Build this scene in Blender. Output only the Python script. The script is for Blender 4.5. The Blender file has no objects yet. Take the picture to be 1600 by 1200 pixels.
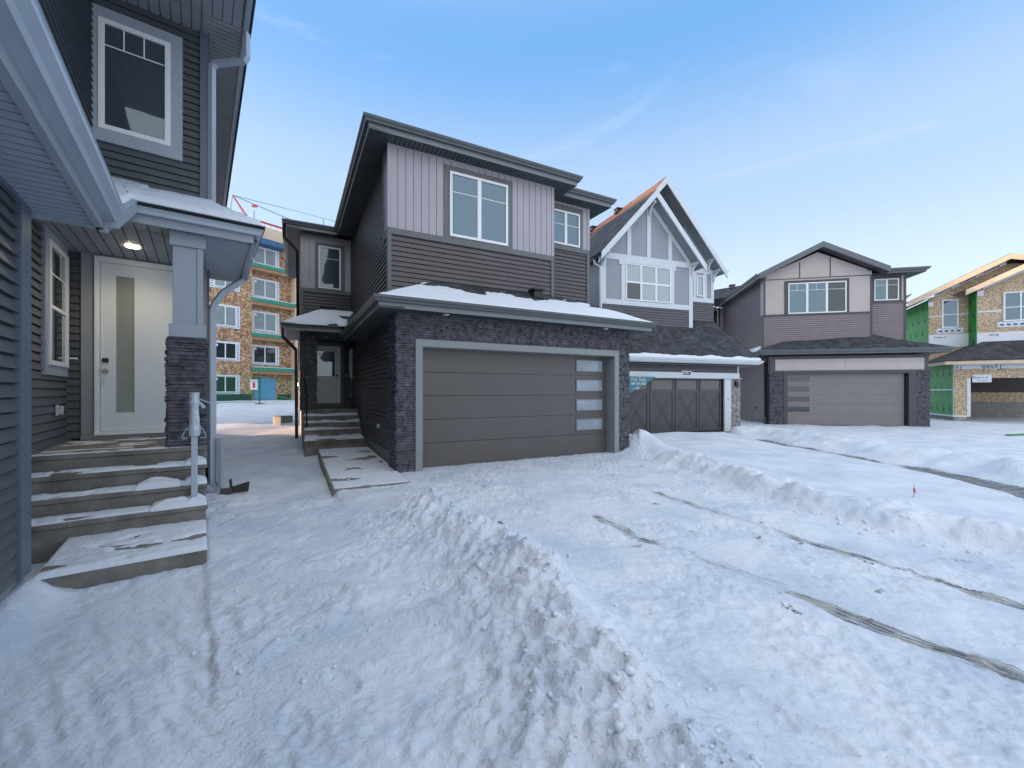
import bpy, math, random
import numpy as np
from mathutils import Vector, Matrix
R = math.radians
random.seed(7)
scn = bpy.context.scene
# ------------------------------------------------------------------ camera
cd = bpy.data.cameras.new('camera'); cam = bpy.data.objects.new('camera', cd)
scn.collection.objects.link(cam); scn.camera = cam
cam.location = (0, 0, 1.545); cam.rotation_euler = (R(90), 0, 0)
cd.sensor_width = 36.0; cd.lens = 36.0 * 655 / 1600; cd.shift_y = 12 / 1600.0
cd.clip_start = 0.05; cd.clip_end = 2000
# ------------------------------------------------------------------ sky and sun
SUN_EL, SUN_AZ = 9.5, -80.0          # azimuth measured from +Y towards +X
w = bpy.data.worlds.new("World"); scn.world = w; w.use_nodes = True
nt = w.node_tree; nt.nodes.clear()
def N(t, **k):
    n = nt.nodes.new(t)
    for a, b in k.items(): setattr(n, a, b)
    return n
wo = N('ShaderNodeOutputWorld'); bg = N('ShaderNodeBackground')
sky = N('ShaderNodeTexSky', sky_type='NISHITA', sun_disc=False)
sky.sun_elevation = R(SUN_EL + 9); sky.sun_rotation = R(SUN_AZ); sky.altitude = 600
sky.air_density = 1.0; sky.dust_density = 1.6; sky.ozone_density = 1.3
tc = N('ShaderNodeTexCoord'); mp = N('ShaderNodeMapping'); mp.inputs['Scale'].default_value = (1.0, 1.6, 5.0)
mp.inputs['Rotation'].default_value = (0.25, 0.12, 0.5)
nz = N('ShaderNodeTexNoise'); nz.inputs['Scale'].default_value = 1.7; nz.inputs['Detail'].default_value = 7; nz.inputs['Roughness'].default_value = .62
nz.inputs['Distortion'].default_value = .7
cr = N('ShaderNodeValToRGB'); cr.color_ramp.elements[0].position = .60; cr.color_ramp.elements[1].position = .95
cr.color_ramp.elements[1].color = (.4, .4, .4, 1)
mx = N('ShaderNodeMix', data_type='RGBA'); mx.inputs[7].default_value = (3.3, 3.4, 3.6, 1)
hz = N('ShaderNodeSeparateXYZ'); hr = N('ShaderNodeValToRGB'); hr.color_ramp.interpolation = 'EASE'
AIR = [(0, (2.75, 2.98, 3.10)), (.17, (2.35, 2.74, 3.10)), (.40, (1.62, 2.20, 3.02)), (.64, (.60, 1.48, 2.92)), (.70, (.8, 1.6, 2.9)), (.84, (3.4, 3.75, 4.2)), (1, (4.9, 5.15, 5.5))]  # highest stops brightened overhead, out of view, to add light on snow and walls
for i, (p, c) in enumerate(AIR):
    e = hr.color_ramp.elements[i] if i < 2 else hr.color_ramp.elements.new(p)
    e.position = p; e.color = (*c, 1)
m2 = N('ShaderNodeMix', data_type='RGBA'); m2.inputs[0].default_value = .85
L = nt.links.new
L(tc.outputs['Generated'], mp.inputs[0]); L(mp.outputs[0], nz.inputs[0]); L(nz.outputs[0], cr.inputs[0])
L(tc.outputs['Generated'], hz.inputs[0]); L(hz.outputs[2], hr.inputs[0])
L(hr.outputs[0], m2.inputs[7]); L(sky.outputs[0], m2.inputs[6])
L(cr.outputs[0], mx.inputs[0]); L(m2.outputs[2], mx.inputs[6]); # unseen southern sky brightened behind the viewer, added as fill light
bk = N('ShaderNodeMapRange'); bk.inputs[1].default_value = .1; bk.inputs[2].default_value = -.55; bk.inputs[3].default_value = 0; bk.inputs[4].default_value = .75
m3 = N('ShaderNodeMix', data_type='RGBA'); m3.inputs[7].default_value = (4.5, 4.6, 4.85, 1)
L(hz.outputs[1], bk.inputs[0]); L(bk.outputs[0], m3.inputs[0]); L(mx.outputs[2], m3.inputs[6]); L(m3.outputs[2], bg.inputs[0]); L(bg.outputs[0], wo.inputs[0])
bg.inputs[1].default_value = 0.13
sd = bpy.data.lights.new('sun', 'SUN'); sd.energy = 4.6; sd.angle = R(0.6); sd.color = (1.0, .60, .38)
so = bpy.data.objects.new('sun', sd); scn.collection.objects.link(so)
sv = Vector((math.sin(R(SUN_AZ)) * math.cos(R(SUN_EL)), math.cos(R(SUN_AZ)) * math.cos(R(SUN_EL)), math.sin(R(SUN_EL))))
so.rotation_euler = sv.to_track_quat('Z', 'Y').to_euler()
scn.view_settings.view_transform = 'Standard'; scn.view_settings.look = 'None'
scn.view_settings.exposure = 1.38; scn.view_settings.gamma = 1.0
scn.render.engine = 'CYCLES'

# ------------------------------------------------------------------ materials
def mat(name, col, rough=.6, var=.12, scale=6.0, bump=0.0, bscale=60.0, metal=0.0, stretch=(1, 1, 1), spec=.5, col2=None, detail=4):
    m = bpy.data.materials.new(name); m.use_nodes = True; t = m.node_tree
    b = t.nodes['Principled BSDF']; b.inputs['Roughness'].default_value = rough; b.inputs['Metallic'].default_value = metal
    b.inputs['Specular IOR Level'].default_value = spec
    c = t.nodes.new('ShaderNodeTexCoord'); mpn = t.nodes.new('ShaderNodeMapping'); mpn.inputs['Scale'].default_value = stretch
    t.links.new(c.outputs['Object'], mpn.inputs[0])
    n = t.nodes.new('ShaderNodeTexNoise'); n.inputs['Scale'].default_value = scale; n.inputs['Detail'].default_value = detail; n.inputs['Roughness'].default_value = .6
    t.links.new(mpn.outputs[0], n.inputs[0])
    r = t.nodes.new('ShaderNodeValToRGB'); r.color_ramp.elements[0].position = .3; r.color_ramp.elements[1].position = .7
    lo = col2 if col2 else tuple(x * (1 - var) for x in col); hi = tuple(min(1, x * (1 + var)) for x in col)
    r.color_ramp.elements[0].color = (*lo, 1); r.color_ramp.elements[1].color = (*hi, 1)
    t.links.new(n.outputs[0], r.inputs[0]); t.links.new(r.outputs[0], b.inputs['Base Color'])
    if bump:
        n2 = t.nodes.new('ShaderNodeTexNoise'); n2.inputs['Scale'].default_value = bscale; n2.inputs['Detail'].default_value = 3
        t.links.new(mpn.outputs[0], n2.inputs[0])
        bp = t.nodes.new('ShaderNodeBump'); bp.inputs['Strength'].default_value = bump; bp.inputs['Distance'].default_value = .004
        t.links.new(n2.outputs[0], bp.inputs['Height']); t.links.new(bp.outputs[0], b.inputs['Normal'])
    return m
def glass_mat(name, col, rough=.03, metal=.35, blinds=0):
    m = bpy.data.materials.new(name); m.use_nodes = True; t = m.node_tree
    b = t.nodes['Principled BSDF']; b.inputs['Base Color'].default_value = (*col, 1); b.inputs['Roughness'].default_value = rough
    b.inputs['Metallic'].default_value = metal; b.inputs['IOR'].default_value = 1.6; b.inputs['Coat Weight'].default_value = .6; b.inputs['Coat Roughness'].default_value = .01
    c = t.nodes.new('ShaderNodeTexCoord'); n = t.nodes.new('ShaderNodeTexNoise'); n.inputs['Scale'].default_value = 1.1; n.inputs['Detail'].default_value = 2
    t.links.new(c.outputs['Object'], n.inputs[0]); bp = t.nodes.new('ShaderNodeBump'); bp.inputs['Strength'].default_value = .25; bp.inputs['Distance'].default_value = .02
    t.links.new(n.outputs[0], bp.inputs['Height']); t.links.new(bp.outputs[0], b.inputs['Normal']); t.links.new(bp.outputs[0], b.inputs['Coat Normal'])
    if blinds:
        s = t.nodes.new('ShaderNodeSeparateXYZ'); t.links.new(c.outputs['Object'], s.inputs[0])
        mu = t.nodes.new('ShaderNodeMath'); mu.operation = 'MULTIPLY'; mu.inputs[1].default_value = 1 / blinds
        fr = t.nodes.new('ShaderNodeMath'); fr.operation = 'FRACT'; t.links.new(s.outputs[2], mu.inputs[0]); t.links.new(mu.outputs[0], fr.inputs[0])
        r = t.nodes.new('ShaderNodeValToRGB'); r.color_ramp.elements[0].position = .15; r.color_ramp.elements[1].position = .35
        r.color_ramp.elements[0].color = (col[0] * .4, col[1] * .4, col[2] * .45, 1); r.color_ramp.elements[1].color = (*col, 1)
        t.links.new(fr.outputs[0], r.inputs[0]); t.links.new(r.outputs[0], b.inputs['Base Color'])
    return m
def shingle_mat(name, c1, c2, mort, lum=1.0):
    m = bpy.data.materials.new(name); m.use_nodes = True; t = m.node_tree; b = t.nodes['Principled BSDF']; b.inputs['Roughness'].default_value = .85
    uv = t.nodes.new('ShaderNodeUVMap'); uv.uv_map = 'UVMap'
    br = t.nodes.new('ShaderNodeTexBrick'); br.inputs['Scale'].default_value = 1.0; br.inputs['Color1'].default_value = (*c1, 1); br.inputs['Color2'].default_value = (*c2, 1)
    br.inputs['Mortar'].default_value = (*mort, 1); br.inputs['Mortar Size'].default_value = .006; br.inputs['Brick Width'].default_value = .24; br.inputs['Row Height'].default_value = .14
    br.inputs['Bias'].default_value = -.2; br.offset_frequency = 3; br.squash_frequency = 2; br.squash = .7
    t.links.new(uv.outputs[0], br.inputs[0])
    n = t.nodes.new('ShaderNodeTexNoise'); n.inputs['Scale'].default_value = 2.2; n.inputs['Detail'].default_value = 6; t.links.new(uv.outputs[0], n.inputs[0])
    mr = t.nodes.new('ShaderNodeMapRange'); mr.inputs[1].default_value = .3; mr.inputs[2].default_value = .7; mr.inputs[3].default_value = .55; mr.inputs[4].default_value = 1.5
    t.links.new(n.outputs[0], mr.inputs[0])
    mm = t.nodes.new('ShaderNodeMix'); mm.data_type = 'RGBA'; mm.blend_type = 'MULTIPLY'; mm.inputs[0].default_value = 1
    t.links.new(br.outputs[0], mm.inputs[6]); t.links.new(mr.outputs[0], mm.inputs[7]); t.links.new(mm.outputs[2], b.inputs['Base Color'])
    bp = t.nodes.new('ShaderNodeBump'); bp.inputs['Strength'].default_value = .8; bp.inputs['Distance'].default_value = .02
    t.links.new(br.outputs[1], bp.inputs['Height']); bp.invert = True; t.links.new(bp.outputs[0], b.inputs['Normal'])
    return m
def osb_mat(name, a, bcol, c3, scale=14.0):
    m = bpy.data.materials.new(name); m.use_nodes = True; t = m.node_tree; b = t.nodes['Principled BSDF']; b.inputs['Roughness'].default_value = .8
    c = t.nodes.new('ShaderNodeTexCoord'); mpn = t.nodes.new('ShaderNodeMapping'); mpn.inputs['Scale'].default_value = (1, 1, 1.15)
    t.links.new(c.outputs['Object'], mpn.inputs[0])
    v = t.nodes.new('ShaderNodeTexVoronoi'); v.inputs['Scale'].default_value = scale; v.inputs['Randomness'].default_value = 1
    n = t.nodes.new('ShaderNodeTexNoise'); n.inputs['Scale'].default_value = scale * .5; n.inputs['Detail'].default_value = 5
    t.links.new(mpn.outputs[0], v.inputs[0]); t.links.new(mpn.outputs[0], n.inputs[0])
    ad = t.nodes.new('ShaderNodeMath'); ad.operation = 'ADD'; se = t.nodes.new('ShaderNodeSeparateColor')
    t.links.new(v.outputs['Color'], se.inputs[0]); t.links.new(se.outputs[0], ad.inputs[0]); t.links.new(n.outputs[0], ad.inputs[1])
    hf = t.nodes.new('ShaderNodeMath'); hf.operation = 'MULTIPLY'; hf.inputs[1].default_value = .5; t.links.new(ad.outputs[0], hf.inputs[0])
    r = t.nodes.new('ShaderNodeValToRGB'); e = r.color_ramp.elements; e[0].position = .2; e[0].color = (*a, 1); e[1].position = .75; e[1].color = (*bcol, 1)
    k = e.new(.5); k.color = (*c3, 1)
    t.links.new(hf.outputs[0], r.inputs[0]); t.links.new(r.outputs[0], b.inputs['Base Color'])
    return m
def emat(name, col, s):
    m = bpy.data.materials.new(name); m.use_nodes = True; b = m.node_tree.nodes['Principled BSDF']
    b.inputs['Base Color'].default_value = (*col, 1); b.inputs['Emission Color'].default_value = (*col, 1); b.inputs['Emission Strength'].default_value = s
    return m
M = {}
M['A_lap'] = mat('charcoal vinyl', (.090, .100, .112), .42, .10, 2.5, .15, 40, stretch=(1, 1, 6))
M['A_trim'] = mat('slate corner trim', (.115, .14, .175), .45, .06)
M['A_grey'] = mat('grey painted trim', (.33, .375, .42), .5, .05, 3, .25, 90, stretch=(1, 1, .15))
M['A_metal'] = mat('grey eave metal', (.40, .455, .53), .32, .05, 3)
M['A_soffit'] = mat('grey soffit', (.36, .41, .49), .45, .05)
M['A_soffit2'] = mat('warm grey soffit', (.28, .30, .33), .5, .05)
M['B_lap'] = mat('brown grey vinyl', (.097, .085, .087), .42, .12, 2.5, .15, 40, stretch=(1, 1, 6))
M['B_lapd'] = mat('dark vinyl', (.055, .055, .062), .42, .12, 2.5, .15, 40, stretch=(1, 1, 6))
M['B_board'] = mat('mauve grey board', (.385, .37, .405), .45, .05, 1.5)
M['B_trim'] = mat('grey trim', (.125, .135, .14), .5, .07, 4)
M['B_trimL'] = mat('light grey trim', (.24, .26, .265), .45, .05, 4)
M['B_metal'] = mat('dark eave metal', (.085, .10, .105), .35, .06, 3)
M['B_metalL'] = mat('mid grey fascia', (.19, .215, .225), .4, .05, 3)
M['B_soffit'] = mat('dark soffit', (.060, .072, .078), .5, .06)
M['B_door'] = mat('taupe steel door', (.096, .089, .088), .42, .05, 1.2, .12, 160)
M['stone'] = mat('charcoal ledgestone', (.095, .092, .108), .8, .55, 11, .9, 45, col2=(.026, .027, .036))
M['stoneC'] = mat('grey ledgestone', (.30, .29, .29), .85, .5, 8, .9, 45, col2=(.12, .12, .13))
M['white'] = mat('white vinyl frame', (.80, .81, .82), .35, .03)
M['whiteC'] = mat('white trim', (.60, .66, .70), .5, .05, 4)
M['C_panel'] = mat('lavender grey panel', (.29, .315, .355), .6, .04, 3)
M['C_lap'] = mat('slate lap', (.095, .095, .11), .45, .1, 3)
M['C_door'] = mat('charcoal door', (.070, .068, .076), .45, .05, 2)
M['C_soffit'] = mat('pale soffit', (.30, .33, .35), .5, .05)
M['D_lap'] = mat('mauve lap', (.225, .190, .20), .45, .08, 3)
M['D_panel'] = mat('taupe panel', (.49, .445, .425), .6, .05, 2)
M['D_dark'] = mat('dark bronze trim', (.060, .062, .068), .4, .06)
M['D_fas'] = mat('steel grey fascia', (.12, .14, .155), .4, .06)
M['D_door'] = mat('greige door', (.20, .185, .185), .42, .05, 2)
M['D_light'] = mat('pale corner trim', (.45, .46, .46), .5, .05)
M['glass'] = glass_mat('window glass', (.10, .17, .22), metal=.6)
M['glassd'] = glass_mat('dark window glass', (.03, .042, .05), metal=.12)
M['glassA'] = glass_mat('deep window glass', (.10, .13, .15), metal=.55)
M['glassC'] = glass_mat('window glass with blinds', (.36, .44, .46), metal=.25, blinds=.05, rough=.08)
M['glassF'] = mat('frosted glass', (.28, .34, .40), .10, .22, 1.3)
M['glassT'] = mat('filmed window glass', (.20, .27, .28), .15, .15, 1.5)
M['glassFA'] = mat('frosted door glass', (.27, .29, .27), .25, .12, 2)
M['concrete'] = mat('concrete', (.21, .20, .18), .8, .25, 4, .6, 30, col2=(.13, .12, .105))
M['found'] = mat('foundation concrete', (.26, .27, .26), .85, .2, 5, .5, 30)
M['doorw'] = mat('pale door paint', (.66, .72, .75), .4, .03, 1.5)
M['black'] = mat('black metal', (.015, .016, .018), .4, .1)
M['dark'] = mat('dark interior', (.012, .012, .013), .9, .1)
M['steel'] = mat('brushed steel', (.45, .46, .47), .3, .1, 20, metal=.9)
M['plastic'] = mat('pale grey plastic', (.50, .54, .57), .35, .1)
M['wrap'] = mat('clear plastic wrap', (.48, .55, .62), .15, .2, 30, .9, 35)
M['lamp'] = emat('lamp lens', (1.0, .86, .62), 14.0)
M['lampoff'] = mat('soffit lamp lens', (.75, .78, .80), .3, .02)
M['shB'] = shingle_mat('dark shingle', (.032, .036, .042), (.06, .066, .072), (.008, .008, .01))
M['shC'] = shingle_mat('blue black shingle', (.032, .036, .046), (.075, .08, .09), (.01, .01, .012))
M['shCt'] = shingle_mat('sun glow shingle', (.11, .065, .045), (.19, .105, .075), (.03, .02, .015))  # orange glow of the low sun painted into the shingle colours
M['osb'] = osb_mat('strand board', (.15, .08, .045), (.60, .44, .29), (.38, .22, .12), 8)
M['osbE'] = osb_mat('pale strand board', (.26, .18, .11), (.70, .58, .42), (.48, .36, .24), 22)
M['green'] = mat('green sheathing', (.018, .30, .05), .55, .12, 3)
M['greenl'] = mat('green ledge paint', (.025, .24, .15), .5, .2, 6)
M['lumber'] = mat('raw lumber', (.62, .52, .38), .7, .12, 3, stretch=(1, 1, 4))
M['lumberb'] = mat('brown lumber', (.38, .21, .12), .7, .2, 3)
M['blue'] = mat('blue board', (.10, .32, .55), .5, .06, 4)
M['blued'] = mat('blue membrane', (.035, .12, .24), .6, .2, 4)
M['wrapw'] = mat('white house wrap', (.72, .75, .80), .5, .05, 4, .4, 8)
M['tape'] = mat('flashing tape', (.66, .72, .80), .4, .12, 12)
M['ink'] = mat('dark ink', (.02, .03, .06), .6, .1)
M['inkb'] = mat('navy ink', (.06, .09, .22), .6, .1)
M['red'] = mat('red paint', (.55, .03, .03), .5, .1)
M['redc'] = mat('crane red', (.42, .05, .045), .5, .15, 5)
M['cable'] = mat('grey cable', (.10, .11, .12), .5, .1)
M['teal'] = mat('teal sign', (.035, .19, .27), .4, .04)
M['cream'] = mat('cream lettering', (.75, .62, .45), .5, .02)
M['lawn'] = mat('dark green ground wrap', (.012, .05, .045), .8, .3, 6)
M['fence'] = mat('green fence paint', (.03, .32, .12), .45, .1)
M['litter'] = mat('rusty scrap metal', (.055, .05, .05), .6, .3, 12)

# snow
def snow_mat(name, base=(.71, .76, .83), patches=False):
    m = bpy.data.materials.new(name); m.use_nodes = True; t = m.node_tree; b = t.nodes['Principled BSDF']
    b.inputs['Roughness'].default_value = .55; b.inputs['Specular IOR Level'].default_value = .35
    c = t.nodes.new('ShaderNodeTexCoord')
    def noise(s, d, r=.6):
        n = t.nodes.new('ShaderNodeTexNoise'); n.inputs['Scale'].default_value = s; n.inputs['Detail'].default_value = d; n.inputs['Roughness'].default_value = r
        t.links.new(c.outputs['Object'], n.inputs[0]); return n
    n1 = noise(38, 5, .7); n2 = noise(9, 4)
    if patches:
        at = t.nodes.new('ShaderNodeAttribute'); at.attribute_name = 'ground'
        sp = t.nodes.new('ShaderNodeSeparateColor'); t.links.new(at.outputs['Color'], sp.inputs[0])
        # red: bare pavement, green: dirt, blue: surface roughness
        n3 = noise(55, 4, .75)
        def thr(src, nlo, nhi, lo=.35, hi=.65):
            ad = t.nodes.new('ShaderNodeMath'); ad.operation = 'ADD'; t.links.new(src, ad.inputs[0]); t.links.new(n3.outputs[0], ad.inputs[1])
            mr = t.nodes.new('ShaderNodeMapRange'); mr.inputs[1].default_value = nlo; mr.inputs[2].default_value = nhi; t.links.new(ad.outputs[0], mr.inputs[0]); return mr
        a = thr(sp.outputs[0], .93, 1.08); d = thr(sp.outputs[1], .95, 1.08)
        mA = t.nodes.new('ShaderNodeMix'); mA.data_type = 'RGBA'
        tint = t.nodes.new('ShaderNodeMix'); tint.data_type = 'RGBA'; tint.inputs[6].default_value = (*base, 1)
        tint.inputs[7].default_value = (base[0] * .74, base[1] * .80, base[2] * .86, 1)
        ng = noise(1.3, 5); mg = t.nodes.new('ShaderNodeMapRange'); mg.inputs[1].default_value = .42; mg.inputs[2].default_value = .68; t.links.new(ng.outputs[0], mg.inputs[0])
        t.links.new(mg.outputs[0], tint.inputs[0])
        t.links.new(tint.outputs[2], mA.inputs[6])
        wet = t.nodes.new('ShaderNodeValToRGB'); wet.color_ramp.elements[0].color = (.10, .115, .125, 1); wet.color_ramp.elements[1].color = (.26, .27, .27, 1)
        wet.color_ramp.elements[0].position = .35; wet.color_ramp.elements[1].position = .65
        t.links.new(n2.outputs[0], wet.inputs[0]); t.links.new(wet.outputs[0], mA.inputs[7]); t.links.new(a.outputs[0], mA.inputs[0])
        mB = t.nodes.new('ShaderNodeMix'); mB.data_type = 'RGBA'; t.links.new(mA.outputs[2], mB.inputs[6]); t.links.new(d.outputs[0], mB.inputs[0])
        dr = t.nodes.new('ShaderNodeValToRGB'); dr.color_ramp.elements[0].color = (.05, .045, .042, 1); dr.color_ramp.elements[1].color = (.27, .24, .19, 1)
        dr.color_ramp.elements[0].position = .42; dr.color_ramp.elements[1].position = .55
        n5 = noise(6, 3); t.links.new(n5.outputs[0], dr.inputs[0]); t.links.new(dr.outputs[0], mB.inputs[7])
        ta = t.nodes.new('ShaderNodeAttribute'); ta.attribute_name = 'track'
        tm = t.nodes.new('ShaderNodeMapping'); tm.inputs['Scale'].default_value = (2.6, 55, 0); t.links.new(ta.outputs['Vector'], tm.inputs[0])
        tn = t.nodes.new('ShaderNodeTexNoise'); tn.inputs['Scale'].default_value = 1.0; tn.inputs['Detail'].default_value = 6; tn.inputs['Roughness'].default_value = .66; t.links.new(tm.outputs[0], tn.inputs[0])
        ts = t.nodes.new('ShaderNodeSeparateXYZ'); t.links.new(ta.outputs['Vector'], ts.inputs[0])
        tA = t.nodes.new('ShaderNodeMath'); tA.operation = 'MULTIPLY_ADD'; tA.inputs[1].default_value = .52; t.links.new(ts.outputs[2], tA.inputs[0]); t.links.new(tn.outputs[0], tA.inputs[2])
        tR = t.nodes.new('ShaderNodeMapRange'); tR.inputs[1].default_value = .885; tR.inputs[2].default_value = 1.03; tR.inputs[4].default_value = .9; t.links.new(tA.outputs[0], tR.inputs[0])
        mC = t.nodes.new('ShaderNodeMix'); mC.data_type = 'RGBA'; t.links.new(mB.outputs[2], mC.inputs[6]); t.links.new(dr.outputs[0], mC.inputs[7]); t.links.new(tR.outputs[0], mC.inputs[0])
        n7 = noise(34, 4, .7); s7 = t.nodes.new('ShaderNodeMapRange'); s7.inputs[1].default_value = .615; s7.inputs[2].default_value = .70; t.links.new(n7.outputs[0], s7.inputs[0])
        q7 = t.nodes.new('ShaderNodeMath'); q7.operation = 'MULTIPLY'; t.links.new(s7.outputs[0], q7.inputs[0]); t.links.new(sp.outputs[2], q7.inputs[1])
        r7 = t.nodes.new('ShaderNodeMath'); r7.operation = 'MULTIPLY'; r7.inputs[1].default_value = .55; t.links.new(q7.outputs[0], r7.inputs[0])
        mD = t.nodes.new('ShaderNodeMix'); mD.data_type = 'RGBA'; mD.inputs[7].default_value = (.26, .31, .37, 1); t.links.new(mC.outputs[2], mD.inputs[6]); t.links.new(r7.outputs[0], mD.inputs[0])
        t.links.new(mD.outputs[2], b.inputs['Base Color'])
        st = t.nodes.new('ShaderNodeMapRange'); st.inputs[3].default_value = .12; st.inputs[4].default_value = 1.0; t.links.new(sp.outputs[2], st.inputs[0])
        strength = st.outputs[0]
    else:
        b.inputs['Base Color'].default_value = (*base, 1); strength = None
    b1 = t.nodes.new('ShaderNodeBump'); b1.inputs['Distance'].default_value = .010; b1.inputs['Strength'].default_value = .5
    b2 = t.nodes.new('ShaderNodeBump'); b2.inputs['Distance'].default_value = .022; b2.inputs['Strength'].default_value = .35
    if strength: t.links.new(strength, b1.inputs['Strength']); t.links.new(strength, b2.inputs['Strength'])
    vo = t.nodes.new('ShaderNodeTexVoronoi'); vo.feature = 'SMOOTH_F1'; vo.inputs['Scale'].default_value = 26; vo.inputs['Smoothness'].default_value = .35
    wp_ = t.nodes.new('ShaderNodeVectorMath'); wp_.operation = 'MULTIPLY_ADD'; wp_.inputs[1].default_value = (.09, .09, .09); t.links.new(n2.outputs['Color'], wp_.inputs[0]); t.links.new(c.outputs['Object'], wp_.inputs[2]); t.links.new(wp_.outputs[0], vo.inputs[0])
    hm = t.nodes.new('ShaderNodeMath'); hm.operation = 'MULTIPLY_ADD'; hm.inputs[1].default_value = -.55; t.links.new(vo.outputs['Distance'], hm.inputs[0]); t.links.new(n1.outputs[0], hm.inputs[2])
    t.links.new(hm.outputs[0], b1.inputs['Height']); t.links.new(n2.outputs[0], b2.inputs['Height']); t.links.new(b2.outputs[0], b1.inputs['Normal'])
    t.links.new(b1.outputs[0], b.inputs['Normal'])
    return m
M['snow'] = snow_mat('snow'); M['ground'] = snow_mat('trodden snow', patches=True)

# ------------------------------------------------------------------ geometry helpers
COL = scn.collection
class MB:
    def __init__(s): s.v = []; s.f = []; s.uv = []
    def face(s, pts, uv=None):
        i = len(s.v); s.v += [tuple(p) for p in pts]; s.f.append(tuple(range(i, i + len(pts))))
        s.uv.append(uv if uv else [(0, 0)] * len(pts)); return s
    def hexa(s, p):   # p: 8 points, bottom 4 then top 4
        for q in ((0, 3, 2, 1), (4, 5, 6, 7), (0, 1, 5, 4), (1, 2, 6, 5), (2, 3, 7, 6), (3, 0, 4, 7)): s.face([p[i] for i in q])
        return s
    def box(s, x0, x1, y0, y1, z0, z1):
        return s.hexa([(x0, y0, z0), (x1, y0, z0), (x1, y1, z0), (x0, y1, z0), (x0, y0, z1), (x1, y0, z1), (x1, y1, z1), (x0, y1, z1)])
    def fbox(s, fr, a0, a1, d0, d1, z0, z1):
        P = fr.pt
        return s.hexa([P(a0, d0, z0), P(a1, d0, z0), P(a1, d1, z0), P(a0, d1, z0), P(a0, d0, z1), P(a1, d0, z1), P(a1, d1, z1), P(a0, d1, z1)])
    def prism(s, poly, off):   # poly of 3d points, extruded by vector off
        o = Vector(off); a = [Vector(p) for p in poly]; b = [p + o for p in a]; n = len(a)
        e = (a[1] - a[0]).normalized(); nn = Vector((0, 0, 0))
        for i in range(n): nn += a[i].cross(a[(i + 1) % n])
        nn.normalize(); h = nn.cross(Vector((0, 0, 1)))
        h = h.normalized() if h.length > .01 else e
        k = nn.cross(h).normalized()
        uvf = lambda q: (q.dot(h), q.dot(k))
        s.face(a, [uvf(q) for q in a]); s.face(b[::-1], [uvf(q) for q in b[::-1]])
        for i in range(n): j = (i + 1) % n; s.face([a[i], a[j], b[j], b[i]])
        return s
    def tube(s, p0, p1, r, n=10, r1=None):
        p0, p1 = Vector(p0), Vector(p1); d = (p1 - p0).normalized(); u = d.orthogonal().normalized(); v = d.cross(u); r1 = r if r1 is None else r1
        A = [p0 + (u * math.cos(6.2832 * i / n) + v * math.sin(6.2832 * i / n)) * r for i in range(n)]
        B = [p1 + (u * math.cos(6.2832 * i / n) + v * math.sin(6.2832 * i / n)) * r1 for i in range(n)]
        for i in range(n): j = (i + 1) % n; s.face([A[i], A[j], B[j], B[i]])
        s.face(A[::-1]); s.face(B); return s
    def rectpath(s, pts, wx, wy):   # rectangular pipe following points (downspouts)
        P = [Vector(p) for p in pts]; rings = []
        side = None
        for i, p in enumerate(P):
            d = ((P[min(i + 1, len(P) - 1)] - p).normalized() + (p - P[max(i - 1, 0)]).normalized()).normalized()
            if side is None:
                side = d.cross(Vector((0, 0, 1)));
                if side.length < .05: side = d.orthogonal()
                side.normalize()
            si = (side - d * side.dot(d)).normalized(); up = si.cross(d).normalized(); side = si
            rings.append([p + si * wx + up * wy, p - si * wx + up * wy, p - si * wx - up * wy, p + si * wx - up * wy])
        for a, b in zip(rings, rings[1:]):
            for i in range(4): j = (i + 1) % 4; s.face([a[i], a[j], b[j], b[i]])
        s.face(rings[0][::-1]); s.face(rings[-1]); return s
    def sweep(s, path, prof, side=1, closed=False):   # horizontal path [(x,y)], profile [(out, z)], mitred
        P = [Vector((p[0], p[1])) for p in path]; n = len(P); rings = []
        for i, p in enumerate(P):
            d1 = (P[i] - P[i - 1]).normalized() if (i > 0) else None
            d2 = (P[i + 1] - P[i]).normalized() if (i < n - 1) else None
            if d1 is None: d1 = d2
            if d2 is None: d2 = d1
            n1 = Vector((d1.y, -d1.x)) * side; n2 = Vector((d2.y, -d2.x)) * side
            m = (n1 + n2); m = m / max(.2, (m.length_squared / 2)); rings.append([(p.x + m.x * o, p.y + m.y * o, z) for o, z in prof])
        k = len(prof)
        for a, b in zip(rings, rings[1:]):
            for i in range(k): j = (i + 1) % k; s.face([a[i], a[j], b[j], b[i]])
        s.face(rings[0]); s.face(rings[-1][::-1]); return s
    def build(s, name, m, parent=None, smooth=False, bevel=0, also=None, m2=None):
        nf = len(s.f)
        if also:
            k = len(s.v); s.v += also.v; s.f += [tuple(i + k for i in f) for f in also.f]; s.uv += also.uv
        me = bpy.data.meshes.new(name); me.from_pydata(s.v, [], s.f); me.materials.append(m)
        if also:
            me.materials.append(m2)
            for i in range(nf, len(s.f)): me.polygons[i].material_index = 1
        if any(any(c != (0, 0) for c in u) for u in s.uv):
            l = me.uv_layers.new(name='UVMap'); flat = [c for u in s.uv for p in u for c in p]; l.data.foreach_set('uv', flat)
        me.validate(); me.update()
        if smooth:
            me.polygons.foreach_set('use_smooth', [True] * len(me.polygons))
        o = bpy.data.objects.new(name, me); COL.objects.link(o)
        if parent: o.parent = parent
        if bevel:
            md = o.modifiers.new('w', 'WELD'); md.merge_threshold = .0004
            md = o.modifiers.new('b', 'BEVEL'); md.width = bevel; md.segments = 1; md.limit_method = 'ANGLE'
        return o
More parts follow.
